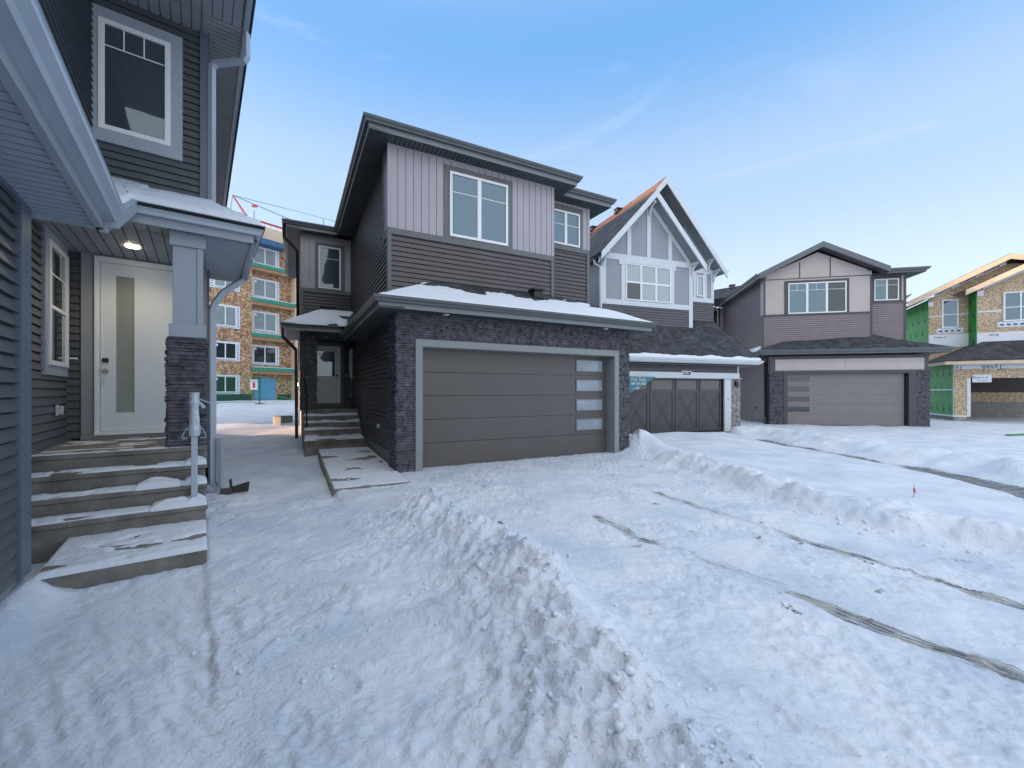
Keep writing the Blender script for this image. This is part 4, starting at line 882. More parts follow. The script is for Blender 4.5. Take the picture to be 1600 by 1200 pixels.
    for a, b_ in zip(rings, rings[1:]):
        for k in range(n): wpl.face([a[k], a[(k + 1) % n], b_[(k + 1) % n], b_[k]])
    wpl.face(rings[-1]); wpl.build('plastic_wrap', M['wrap'], so5, smooth=True)
    tp = MB()
    for q in range(2):
        prev = None
        for k in range(11):
            a = 3.14 * k / 10; p = Vector((1.13 + (.06 + .05 * math.sin(a)) * (1 if q else -1), -2.60, 1.14 - .12 * k / 10 - .05 * math.sin(a)))
            if prev is not None: tp.tube(prev, p, .004, 5)
            prev = p
    tp.tube((1.15, -2.57, 1.47), (1.30, -2.30, 1.40), .006, 5); tp.tube((1.15, -2.57, 1.45), (1.22, -2.5, 1.36), .012, 5, .02); tp.build('wrap_ties', M['wrap'], so5)
    # downspouts
    d = MB(); d.rectpath([(1.80, -1.0, 3.62), (1.80, .0, 3.5), (1.50, -.02, 3.22), (1.38, -.02, 3.02), (1.345, -.02, 2.9), (1.345, -.02, .0)], .045, .034); d.build('downspout', M['A_metal'], rt)
    d = MB(); d.rectpath([(1.345, -.02, .05), (1.40, -.05, -.06), (1.455, -.08, -.05), (1.455, -.08, .78)], .045, .034); d.build('downspout_extension', M['A_metal'], rt)
    d = MB(); d.rectpath([(1.80, -.38, 7.50), (1.80, -.40, 7.10), (1.77, -.38, 7.02), (1.40, -.07, 7.0), (1.345, -.04, 6.95), (1.34, -.04, 6.85), (1.34, -.04, 3.72)], .045, .034); d.build('downspout', M['A_metal'], rt)
    sp = MB(); x, y = 1.70, -.35; sp.hexa([(x - .14, y + .02, -.12), (x + .10, y - .12, -.10), (x + .12, y - .10, -.10), (x - .12, y + .04, -.12), (x - .13, y + .02, -.02), (x + .12, y - .13, .07), (x + .14, y - .11, .07), (x - .11, y + .04, -.02)]); sp.box(x - .26, x - .10, y - .06, y + .04, -.12, -.03); sp.build('splash_block', M['litter'], rt)
house_A(ha)
s = MB()
snow_sheet(s, (.56, -3.44, 3.17), (.56, .03, 4.70), (-.09, .03, 4.70), (-.09, -3.44, 3.17), .075, 3, .015, 70, 30)
snow_sheet(s, (.50, -2.12, 3.745), (1.86, -2.12, 3.745), (1.30, 0, 4.66), (.2, 0, 4.66), .085, 4, .02, 120, 50, keep=lambda s_, t_, n: np.clip((1.25 - t_ * .3 + n * .5 - 1.4 * np.exp(-((s_ - .12) / .16) ** 2 - ((t_ - .90) / .09) ** 2)) * 5, 0, 1))
snow_sheet(s, (1.84, -2.1, 3.76), (1.84, .5, 3.76), (1.32, .5, 4.25), (1.32, 0, 4.63), .07, 6, .05, 50, 20)
snow_obj(s, 'porch_snow', FA, 'thick clean snow on the porch roof of the nearest house')
s = MB(); vv = -1.87
for i, tz in enumerate((.845, .655, .465, .275)):
    v0 = vv - .285 * i - .02; dpt = .26 if i else .34; lo_ = -.33
    def kp(s_, t_, n, i=i):
        base = .36 + n * .95 if i else .10 + n * .55 - .8 * (t_ - .25) * 1.6
        pile = 1.2 * np.exp(-((s_ - .93) / .09) ** 2) + (.9 * np.exp(-((s_ - .62) / .16) ** 2) if i in (2, 3) else 0) + (.6 * (s_ < .14) if i else 0)
        return np.clip((base + pile) * 2.2, 0, 2.4)
    snow_sheet(s, (lo_, v0, tz), (1.25, v0, tz), (1.25, v0 + dpt, tz), (lo_, v0 + dpt, tz), .026 if i else .014, 41 + i, .03, 130, 24, keep=lambda s_, t_, n, k=kp: np.clip(k(s_, t_, n), 0, 1), freq=2.4)
    if i: # heaps by the rail
        for hx, hw, hh in ((1.16, .13, .075), (.80 if i == 2 else .95, .20, .065 if i >= 2 else .02)):
            snow_sheet(s, (hx - hw, v0, tz + .015), (min(hx + hw, 1.25), v0, tz + .015), (min(hx + hw, 1.25), v0 + dpt, tz + .015), (hx - hw, v0 + dpt, tz + .015), hh, 60 + i + int(hw * 100), .12, 40, 30, freq=5)
snow_sheet(s, (.13, -3.74, .09), (1.24, -3.74, .09), (1.24, -2.73, .09), (.13, -2.73, .09), .028, 71, .03, 150, 120, freq=1.6, keep=lambda s_, t_, n: np.clip((.50 + n * 1.1 + .5 * (t_ > .8) - .55 * np.exp(-((s_ - .45) / .22) ** 2 - ((t_ - .08) / .12) ** 2) - .35 * np.exp(-((s_ - .12) / .14) ** 2 - ((t_ - .3) / .22) ** 2)) * 2.5, 0, 1))
snow_sheet(s, (-.30, -1.85, .845), (1.2, -1.85, .845), (1.2, -.1, .845), (-.30, -.1, .845), .010, 77, .03, 110, 60, freq=2.0, keep=lambda s_, t_, n: np.clip((n * .9 - .12 + .5 * np.exp(-((t_ - .86) / .05) ** 2) + .3 * (t_ < .12)) * 3, 0, 1))
snow_obj(s, 'step_snow', FA, 'broken crusts of snow along the wide concrete steps of the nearest house')
# scrap beside the downspout
x, y = to_world(FA, 1.62, .25)
s = MB(); s.tube((x, y, gz(x, y)), (x + .05, y - .1, gz(x, y) + .16), .02, 6); s.tube((x - .3, y - .9, gz(x - .3, y - .9) + .01), (x - .12, y - .98, gz(x - .12, y - .98) + .02), .012, 6); s.tube((x - .36, y - .85, gz(x - .36, y - .85) + .01), (x - .3, y - .9, gz(x - .3, y - .9) + .01), .012, 6)
tag(s.build('scrap_metal', M['litter']), 'rusty scrap poking out of the snow beside the left downspout', 'scrap metal')

# ================================================================== HOUSE C (white gables)
hc = empty('detached_house', (FC[0], FC[1], -.03), FC[2], 'grey house with two steep white trimmed gables and a dark crossbuck garage door', 'house', 'new houses round the snowy close')
def house_C(rt):
    F0 = front(-.15)
    b = MB(); b.box(-5.3, .60, .04, 9, -.5, 2.6); b.box(-5.2, -.75, 1.05, 9, 2.5, 7.1); b.box(-5.2, .95, 1.55, 9, 2.5, 7.0); b.build('inner_wall', M['C_lap'], rt)
    g = front(-.02); d = MB(); d.fbox(g, -4.9, -.15, 0, .03, -.02, 2.12)
    x0, wdt = -4.93, 1.195; X = MB()
    for i in range(4):
        a0 = x0 + i * wdt + .02; a1 = a0 + wdt - .045
        d.fbox(g, a0, a0 + .10, .03, .05, 0, 2.11); d.fbox(g, a1 - .10, a1, .03, .05, 0, 2.11); d.fbox(g, a0 + .1, a1 - .1, .03, .05, 0, .10); d.fbox(g, a0 + .1, a1 - .1, .03, .05, 1.52, 1.64); d.fbox(g, a0 + .1, a1 - .1, .03, .05, 2.03, 2.11)
        for s_ in (0, 1):   # crossbuck
            xa, xb = (a0 + .12, a1 - .12) if s_ == 0 else (a1 - .12, a0 + .12); zA, zB = .12, 1.5; dx, dz = xb - xa, zB - zA; l = math.hypot(dx, dz); nx, nz_ = -dz / l * .045, dx / l * .045; P = g.pt; e = .028 + .002 * s_
            for o_ in (-1, 1):
                q = .16; ox, oz = nx * o_, nz_ * o_
                X.hexa([P(xa + ox - nx * q, .03, zA + oz - nz_ * q), P(xb + ox - nx * q, .03, zB + oz - nz_ * q), P(xb + ox - nx * q, .034 + .001 * s_, zB + oz - nz_ * q), P(xa + ox - nx * q, .034 + .001 * s_, zA + oz - nz_ * q), P(xa + ox + nx * q, .03, zA + oz + nz_ * q), P(xb + ox + nx * q, .03, zB + oz + nz_ * q), P(xb + ox + nx * q, .034 + .001 * s_, zB + oz + nz_ * q), P(xa + ox + nx * q, .034 + .001 * s_, zA + oz + nz_ * q)])
        X.fbox(g, a1 + .001, a1 + .03, .03, .035, 0, 2.11); X.fbox(g, a1 - .115, a1 - .10, .03, .034, .1, 1.52); X.fbox(g, a0 + .10, a0 + .115, .03, .034, .1, 1.52)
    do = d.build('garage_door', M['C_door'], rt); X.build('crossbuck_groove', M['black'], do)
    for i in range(4):
        a0 = x0 + i * wdt + .12; a1 = a0 + wdt - .245; w_ = MB(); w_.fbox(g, a0, a1, .031, .036, 1.66, 2.01); w_.build('door_window', M['glassd'], do)
    t = MB(); t.fbox(F0, -5.4, .64, -.02, .06, 2.13, 2.34); t.fbox(F0, -5.45, .72, -.02, .10, 2.10, 2.13); t.fbox(F0, -.15, .19, -.02, .05, -.1, 2.10); t.fbox(F0, -5.2, -4.92, -.02, .05, -.1, 2.10); t.fbox(F0, .55, .62, -.02, .04, 2.34, 2.62); t.build('garage_door_trim', M['whiteC'], rt, bevel=.004)
    s = MB(); stones(s, F0, .19, .70, -.1, 2.10, 81, .04, .08, .05, .1, .35); stones(s, rside(.70), -.15, .4, -.1, 2.10, 82, .04, .08); s.build('stone_cladding', M['stoneC'], rt)
    l = MB(); laps(l, F0, -5.4, .56, 2.34, 2.66); laps(l, rside(.64), -.1, 8, .2, 2.66); laps(l, lside(-5.42), -.1, 8, .2, 2.66); l.build('garage_siding', M['C_lap'], rt)
    lm = MB(); lm.fbox(F0, .38, .50, .03, .13, 1.82, 2.0); lm.fbox(F0, .40, .48, .13, .16, 1.74, 1.86); lm.build('wall_light', M['black'], rt)
    outlet('door_keypad', rt, F0, .03, 1.28, .04)
    # plaque and numbers
    p = MB(); p.fbox(F0, -2.33, -1.88, .06, .085, 2.20, 2.39); pl = p.build('number_plaque', M['white'], rt)
    p = MB(); p.fbox(F0, -2.29, -1.92, .085, .092, 2.23, 2.36); p.build('plaque_face', M['ink'], pl); text_mesh('house_number', '8408', .11, M['white'], pl, F0, -2.14, .094, 2.295)
    text_mesh('number_mark', 'v', .08, M['white'], pl, F0, -1.96, .094, 2.295)
    # sale sign
    sg = MB(); P = g.pt; e = .20; sg.prism([P(-5.1, e, 2.15), P(-3.60, e, 2.15), P(-5.1, e, 1.36)], (0, .0, 0.0)) if 0 else None
    so_ = MB(); gz0 = 2.095; soffit(so_, -5.5, 1.35, -.52, -.15, 2.63, 'y'); soffit(so_, .7, 1.35, -.15, 1.5, 2.63, 'x'); so_.build('soffit', M['C_soffit'], rt)
    eaves(rt, [(-5.6, -.53), (1.38, -.53), (1.38, -.40)], 2.84, 'whiteC', 'whiteC', fd=.16, h=.12)
    r = MB(); q = 2.83; m_ = (4.36 - q) / (1.0 + .62)
    slab(r, [(-5.7, -.62, q), (1.48, -.62, q), (1.48, -.60, q), (.98, 1.52, 4.75), (.98, 1.0, 4.36), (-.7, 1.0, 4.36), (-5.3, 1.0, 4.36)], .05); slab(r, [(-.75, 1.0, 4.34), (1.0, 1.0, 4.34), (1.0, 1.52, 4.78), (-.75, 1.52, 4.78)], .04)
    slab(r, [(1.48, -.62, q), (1.48, 3, q), (.97, 3, 4.4), (.97, 1.5, 4.77)], .05); slab(r, [(-5.7, -.62, q), (-5.2, 1.0, 4.36), (-5.2, 3, 4.3), (-5.7, 3, q)], .05)
    r.build('garage_roof', M['shC'], rt)
    # upper floor
    V1 = front(1.0); V2 = front(1.5); A0, A1 = -5.215, -.70; ap, az = -2.96, 9.52; eb = 6.80
    pn = MB(); pn.face([V1.pt(A0, 0, 5.0), V1.pt(A1, 0, 5.0), V1.pt(A1, 0, 7.0), V1.pt(ap, 0, 9.45), V1.pt(A0, 0, 7.0)]); pn.face([V2.pt(-.7, 0, 5.6), V2.pt(.97, 0, 5.6), V2.pt(.97, 0, 7.1), V2.pt(-2.04, 0, 10.4), V2.pt(-.7, 0, 8.9)])
    pn.face([lside(A0).pt(1.0, 0, 5.0), lside(A0).pt(9, 0, 5.0), lside(A0).pt(9, 0, 7.0), lside(A0).pt(1.0, 0, 7.0)]); pn.face([rside(.97).pt(1.5, 0, 5.6), rside(.97).pt(9, 0, 5.6), rside(.97).pt(9, 0, 7.1), rside(.97).pt(1.5, 0, 7.1)])
    pn.build('wall_panels', M['C_panel'], rt)
    l = MB(); laps(l, V1, -5.2, -.72, 4.3, 5.08); laps(l, V2, -.7, .97, 4.6, 5.7); laps(l, rside(-.70), 1.0, 1.5, 4.3, 5.1); laps(l, rside(.97), 1.5, 9, 2.7, 5.6); l.build('upper_siding', M['C_lap'], rt)
    t = MB()
    def bd(fr, a0, a1, z0, z1, d=.035): t.fbox(fr, a0, a1, 0, d, z0, z1)
    bd(V1, A0, A1, 5.07, 5.28); bd(V1, A0, A0 + .20, 5.28, 6.95, .034); bd(V1, A1 - .20, A1, 4.25, 6.95, .034); bd(V1, A0 + .2, A1 - .2, 6.88, 7.12)
    bd(V1, -4.30, -4.10, 5.28, 6.88, .033); bd(V1, -1.88, -1.68, 5.28, 6.88, .033); bd(V1, -4.42, -4.10, 6.70, 6.88, .040); bd(V1, -1.88, -1.60, 6.70, 6.88, .040)
    bd(V1, -4.42, -1.60, 6.60 + .2, 7.05, .038)
    for xx in (-4.02, -3.06, -1.99): bd(V1, xx, xx + .19, 7.12, az - abs(xx + .09 - ap) * 1.06 - .25, .033)
    bd(V2, -.7, .97, 5.60, 5.80); bd(V2, .80, .97, 5.8, 7.1, .034); bd(V2, -.7, .8, 6.90, 7.12, .033); bd(V2, -.22, -.02, 5.8, 6.9, .034); bd(V2, .37, .55, 5.8, 6.9, .034)
    # sloping frieze boards
    for (fr, ax_, az_, hw, sl, w_) in ((V1, ap, 9.50, 2.3, 1.09, .24),):
        for s_ in (-1, 1):
            P = fr.pt; x1 = ax_ + s_ * hw; z1 = az_ - hw * sl; t.hexa([P(ax_, 0, az_ - w_), P(x1, 0, z1 - w_), P(x1, .03, z1 - w_), P(ax_, .03, az_ - w_), P(ax_, 0, az_), P(x1, 0, z1), P(x1, .03, z1), P(ax_, .03, az_)])
    t.build('trim_boards', M['whiteC'], rt, bevel=.004)
    gc = {(i, j): 'glassC' for i in range(3) for j in range(2)}; gc[(0, 0)] = 'glassd'
    window(rt, V1, -4.10, -1.88, 5.29, 6.78, cols=(-3.36, -2.62), rail=6.03, fw=.05, gm='glassC', gm_cells=gc, md=.045)
    window(rt, V2, -.02, .37, 5.85, 6.80, fw=.05, gm='glassC')
    # gable roofs
    def gable(ax_, az_, hw, v0, v1, sl, mt, rake=.26):
        r = MB(); zb = az_ - hw * sl
        for s_ in (-1, 1): r.prism([(ax_, v0, az_), (ax_ + s_ * hw, v0, zb), (ax_ + s_ * hw, v1, zb), (ax_, v1, az_)][::s_], (0, 0, -.07))
        r.build('gable_roof', M[mt], rt)
        k = MB()
        for s_ in (-1, 1):
            x1 = ax_ + s_ * hw; k.hexa([(ax_, v0 - .03, az_ - .02 - rake), (x1, v0 - .03, zb - .02 - rake), (x1, v0 + .02, zb - .02 - rake), (ax_, v0 + .02, az_ - .02 - rake), (ax_, v0 - .03, az_ - .02), (x1, v0 - .03, zb - .02), (x1, v0 + .02, zb - .02), (ax_, v0 + .02, az_ - .02)])
        k.build('rake_board', M['whiteC'], rt, bevel=.004)
        f_ = MB()
        for s_ in (-1, 1):
            for i in range(int(hw * 1.45 / .12)):
                t0, t1 = i * .12 / 1.45, (i * .12 + .108) / 1.45
                if t1 > hw: break
                xa, xb = ax_ + s_ * t0, ax_ + s_ * t1; za, zb_ = az_ - t0 * sl - .22, az_ - t1 * sl - .22
                f_.face([(xa, v0, za), (xb, v0, zb_), (xb, v1 if v1 - v0 < 1.2 else v0 + .9, zb_), (xa, v1 if v1 - v0 < 1.2 else v0 + .9, za)])
        f_.build('rake_soffit', M['C_soffit'], rt)
    gable(ap, 9.74, 2.55, .50, 4.5, 1.09, 'shC', .30); gable(-2.04, 10.66, 3.30, 1.0, 9.5, 1.115, 'shCt', .30)
    # brackets
    def bracket(fr, a, z):
        k = MB(); P = fr.pt; k.fbox(fr, a - .05, a + .05, .03, .09, z - .42, z); k.fbox(fr, a - .05, a + .05, .03, .42, z - .02, z + .07)
        prev = None
        for i in range(7):
            q = i / 6 * 1.57; p = (a, .08 + .30 * (1 - math.cos(q)), z - .36 + .34 * math.sin(q))
            if prev: k.hexa([P(a - .04, prev[1] - .04, prev[2]), P(a + .04, prev[1] - .04, prev[2]), P(a + .04, prev[1] + .03, prev[2] - .02), P(a - .04, prev[1] + .03, prev[2] - .02), P(a - .04, p[1] - .04, p[2]), P(a + .04, p[1] - .04, p[2]), P(a + .04, p[1] + .03, p[2] - .02), P(a - .04, p[1] + .03, p[2] - .02)])
            prev = p
        k.build('gable_bracket', M['whiteC'], rt)
    bracket(V1, A0 + .08, 7.0); bracket(V1, A1 - .08, 7.0); bracket(V2, .92, 7.0); bracket(V1, ap, 9.25); bracket(V2, .60, 7.45)
    eaves(rt, [(-5.34, 9.5), (-5.34, 1.0)], 7.03, 'whiteC', 'whiteC', fd=.14, h=.11); eaves(rt, [(1.26, 1.0), (1.26, 9.5)], 7.03, 'whiteC', 'whiteC', fd=.14, h=.11)
    dp = MB(); dp.rectpath([(-5.40, 1.25, 6.95), (-5.38, 1.2, 6.7), (-5.28, .94, 6.5), (-5.28, .94, 4.9), (-5.28, .94, 4.4)], .045, .035); dp.build('downspout', M['whiteC'], rt)
    for yy in (4.2, 6.6): roof_vent(rt, -2.30, yy, 10.45, .15)
house_C(hc)
# sale sign hung on that garage door
ss_ = empty('sale_sign', (FC[0], FC[1], -.03), FC[2], 'teal triangular for sale banner across the left corner of the crossbuck garage door', 'sign')
g = front(-.30); P = g.pt; mb = MB(); mb.prism([P(-5.15, 0, 2.14), P(-5.15, 0, 1.33), P(-3.62, 0, 2.14)], (0, -.012, 0)); mb.build('banner', M['teal'], ss_)
text_mesh('lettering', 'For Sale', .20, M['cream'], ss_, g, -4.42, .013, 2.03); text_mesh('lettering', '587 524 5050', .12, M['white'], ss_, g, -4.42, .013, 1.87); text_mesh('lettering', '--41', .17, M['white'], ss_, g, -4.50, .013, 1.70)
s = MB(); snow_sheet(s, (-5.6, -.60, 2.84), (1.42, -.60, 2.84), (1.32, -.05, 3.36), (-5.5, -.05, 3.36), .055, 25, .05, 220, 24, keep=lambda s_, t_, n: np.clip((.20 - t_ + .07 * n) * 14, 0, 1))
snow_obj(s, 'eave_snow', FC, 'strip of snow along the gutter above the crossbuck garage door')

# ================================================================== HOUSE D (taupe)
hd = empty('detached_house', (FD[0], FD[1], 0), FD[2], 'taupe house with a low gable and garage panes at the left of the door', 'house', 'new houses round the snowy close')
def house_D(rt):
    F0 = front(0.0)
    b = MB(); b.box(-.62, 5.56, .30, 10, -.4, 3.2); b.box(-.66, 3.78, .76, 10, 3, 7.1); b.box(3.7, 5.44, 1.26, 10, 3, 7.1); b.build('inner_wall', M['D_lap'], rt)
    s = MB(); stones(s, F0, -.70, -.12, -.1, 2.44, 91, .04, .07); stones(s, F0, 5.14, 5.68, -.1, 2.44, 92, .04, .07); stones(s, lside(-.70), 0, .5, -.1, 2.44, 93, .04, .07); s.build('stone_cladding', M['stone'], rt)
    t = MB(); t.fbox(F0, -.12, .03, -.2, .05, -.1, 2.44); t.fbox(F0, 4.88, 5.14, -.2, .05, -.1, 2.44); t.fbox(F0, -.74, 5.70, -.02, .055, 2.44, 2.53); t.fbox(F0, .03, 4.88, -.2, .049, 2.38, 2.44); t.fbox(F0, -.70, -.48, 0, .03, 2.53, 3.2); t.fbox(F0, 5.48, 5.62, 0, .03, 2.53, 3.2)
    t.fbox(F0, -.74, 5.66, 0, .028, 3.06, 3.2); t.build('garage_door_trim', M['D_dark'], rt)
    p = MB(); p.fbox(F0, -.48, 2.4, 0, .02, 2.53, 3.06); p.fbox(F0, 2.41, 5.48, 0, .02, 2.53, 3.06); p.build('header_panel', M['D_panel'], rt)
    g = front(.18); d = MB(); zs = [0.0, .476, .952, 1.428, 1.904, 2.38]
    for i in range(5): d.fbox(g, .03, 4.80, 0, .04, zs[i] + .003, zs[i + 1] - .003)
    do = d.build('garage_door', M['D_door'], rt)
    for i in range(1, 5):
        w_ = MB(); w_.fbox(g, .10, 1.02, .041, .046, zs[i] + .12, zs[i + 1] - .10); w_.build('door_window', M['glassd'], do)
    bk = MB(); bk.fbox(g, 4.80, 4.88, 0, .03, 0, 2.38); bk.build('door_gap', M['dark'], rt)
    l = MB(); laps(l, lside(-.66), .5, 9.5, .15, 3.2); laps(l, lside(-.73), .7, 7.5, 3.2, 7.1); laps(l, rside(5.6), 0, 9, .1, 3.2); laps(l, rside(5.5), 1.2, 9, 3.2, 7.1); l.build('side_siding', M['D_lap'], rt)
    V1 = front(.7); V2 = front(1.2); l = MB(); laps(l, V1, -.73, 3.80, 3.5, 5.22, h=.1); laps(l, V2, 3.8, 5.5, 3.7, 5.78, h=.1); laps(l, rside(3.85), .7, 1.2, 3.5, 7.0); l.build('front_siding', M['D_lap'], rt)
    p = MB(); ap, az = 1.62, 8.22; p.face([V1.pt(-.73, .005, 5.2), V1.pt(3.85, .005, 5.2), V1.pt(3.85, .005, 7.2), V1.pt(ap, .005, az), V1.pt(-.73, .005, 7.2)]); p.face([V2.pt(3.8, .005, 5.75), V2.pt(5.5, .005, 5.75), V2.pt(5.5, .005, 7.1), V2.pt(3.8, .005, 7.1)])
    p.build('wall_panels', M['D_panel'], rt)
    t = MB()
    t.fbox(V1, -.75, 3.88, 0, .03, 5.20, 5.30); t.fbox(V1, -.73, -.66, 0, .028, 5.3, 7.0); t.fbox(V1, 3.79, 3.86, 0, .028, 3.8, 7.0); t.fbox(V1, -.66, 3.79, .005, .022, 6.98, 7.02); t.fbox(V1, .82, .86, .005, .021, 7.02, 7.8); t.fbox(V1, 2.12, 2.16, .005, .021, 7.02, 7.95)
    t.fbox(V2, 3.8, 5.52, 0, .03, 5.75, 5.85); t.fbox(V2, 5.43, 5.52, 0, .028, 3.9, 7.0); t.build('dark_trim', M['D_dark'], rt)
    c = MB(); c.fbox(lside(-.73), .70, 1.05, 0, .03, 5.3, 7.0); c.build('pale_corner_board', M['D_light'], rt)
    window(rt, V1, .33, 2.80, 5.30, 6.78, cols=(1.15, 1.98), grille=6.42, fw=.055, trim=(.18, 2.92, 5.29, 6.90), tm='D_dark', gm_cells={(0, 0): 'glass', (1, 0): 'glass', (2, 0): 'glassd'}, vbars=(.72, 1.55), md=.05)
    window(rt, V2, 4.20, 5.21, 5.87, 6.90, cols=(4.72,), grille=6.60, fw=.05, trim=(3.87, 5.33, 5.85, 7.02), tm='D_dark', gm_cells={(0, 0): 'glass', (1, 0): 'glassd'}, md=.04)
    # lower eave and roof
    eaves(rt, [(-1.22, 9), (-1.22, -.42), (6.22, -.42), (6.22, 3)], 3.46, 'D_fas', 'D_fas', fd=.2)
    so_ = MB(); soffit(so_, -1.22, 6.22, -.42, 0, 3.26, 'y'); soffit(so_, -1.22, -.66, 0, 9, 3.26, 'x'); soffit(so_, 5.6, 6.22, 0, 3, 3.26, 'x'); so_.build('soffit', M['D_dark'], rt)
    r = MB(); q = 3.45; slab(r, [(-1.32, -.52, q), (6.32, -.52, q), (3.95, .71, 4.15), (.15, .71, 3.98)], .05); slab(r, [(-1.32, -.52, q), (.15, .71, 3.98), (-.7, .71, 3.7), (-.7, 9, 3.7), (-1.32, 9, q)], .05)
    slab(r, [(6.32, -.52, q), (6.32, 3, q), (5.5, 3, 3.95), (5.5, 1.21, 3.95), (3.95, .71, 4.15)], .05); slab(r, [(3.8, .7, 4.12), (3.95, .7, 4.15), (5.55, 1.22, 3.93), (3.8, 1.22, 4.4)], .05); r.build('garage_roof', M['shC'], rt)
    # main gable and side roof
    k = MB(); e = .33; hw = 2.70; v0 = .20; ax, zt_ = 1.62, 8.56; sl = (zt_ - 7.22) / hw
    r = MB()
    for s_ in (-1, 1): r.prism([(ax, v0, zt_), (ax + s_ * hw, v0, 7.22), (ax + s_ * hw, 9, 7.22), (ax, 9, zt_)], (0, 0, -.06))
    r.prism([(3.7, .62, 7.26), (6.15, .62, 7.26), (4.6, 3.2, 7.9), (3.0, 3.2, 7.9)], (0, 0, -.06)); r.prism([(6.15, .62, 7.26), (6.15, 9, 7.26), (4.6, 9, 7.9), (4.6, 3.2, 7.9)], (0, 0, -.06)); r.prism([(3.0, 3.2, 7.9), (4.6, 3.2, 7.9), (4.6, 9, 7.9), (3.0, 9, 7.9)], (0, 0, -.06))
    r.prism([(-1.08, 5.5, 7.24), (.6, 7.4, 8.4), (.6, 9.5, 8.4), (-2.6, 9.5, 8.4), (-3.6, 7.2, 7.24)], (0, 0, -.06))
    r.build('upper_roof', M['shC'], rt)
    for s_ in (-1, 1):
        x1 = ax + s_ * hw; k.hexa([(ax, v0 - .03, zt_ - .25), (x1, v0 - .03, 6.98), (x1, v0 + .02, 6.98), (ax, v0 + .02, zt_ - .25), (ax, v0 - .03, zt_ + .01), (x1, v0 - .03, 7.24), (x1, v0 + .02, 7.24), (ax, v0 + .02, zt_ + .01)])
    k.build('rake_board', M['D_fas'], rt)
    f_ = MB()
    for s_ in (-1, 1): f_.prism([(ax, v0, zt_ - .22), (ax + s_ * hw, v0, 7.0), (ax + s_ * hw, .72, 7.0), (ax, .72, zt_ - .22)], (0, 0, .01))
    f_.box(-1.08, -.73, .2, 7.5, 7.0, 7.02); f_.box(3.86, 6.02, .75, 1.22, 7.04, 7.06); f_.box(5.5, 6.02, 1.2, 9, 7.04, 7.06); f_.build('upper_soffit', M['D_dark'], rt)
    eaves(rt, [(-1.08, 7.4), (-1.08, .22)], 7.24, 'D_fas', 'D_light', fd=.2); eaves(rt, [(4.35, .72), (6.04, .72), (6.04, 9)], 7.26, 'D_fas', 'D_fas', fd=.2)
    # rear wing, left
    wg = MB(); wg.box(-3.0, -.74, 7.6, 9.5, .2, 7.0); wg.build('rear_wall', M['D_panel'], rt)
    eaves(rt, [(-3.5, 7.1), (-1.08, 7.1)], 7.24, 'D_fas', 'D_fas', fd=.2)
    window(rt, front(7.6), -1.75, -1.05, 5.6, 6.9, fw=.05, trim=(-1.88, -.92, 5.45, 7.0), tm='D_dark', gm='glassd')
    roof_vent(rt, -1.2, 7.9, 7.95, .16, 'D_dark'); roof_vent(rt, -.2, 7.6, 8.35, .16, 'D_dark')
    dp = MB(); dp.rectpath([(-1.15, .1, 3.3), (-1.1, .12, 3.15), (-.82, .25, 2.9), (-.80, .25, .4), (-.80, .25, -.05)], .05, .04); dp.build('downspout', M['black'], rt)
    dp = MB(); dp.box(-.87, -.74, .17, .31, -.1, .35); dp.build('drain_collar', M['black'], rt)
    outlet('wall_outlet', rt, lside(-.66), 1.9, .72, .05, 'D_lap'); st = MB(); stones(st, lside(-.72), .5, 6, -.2, .17, 97, .1, .18, .05, .15, .4); st.build('rubble_base', M['stoneC'], rt)
house_D(hd)
s = MB(); snow_sheet(s, (-1.30, 8.0, 3.46), (-1.30, .2, 3.46), (-.75, .9, 3.72), (-.75, 8.0, 3.72), .10, 35, .05, 80, 8)
snow_sheet(s, (-3.4, 7.15, 7.26), (-1.1, 7.15, 7.26), (-.6, 7.7, 7.6), (-3.2, 7.7, 7.6), .08, 36, .05, 30, 8); snow_obj(s, 'eave_snow', FD, 'snow along the side eave of the taupe house')

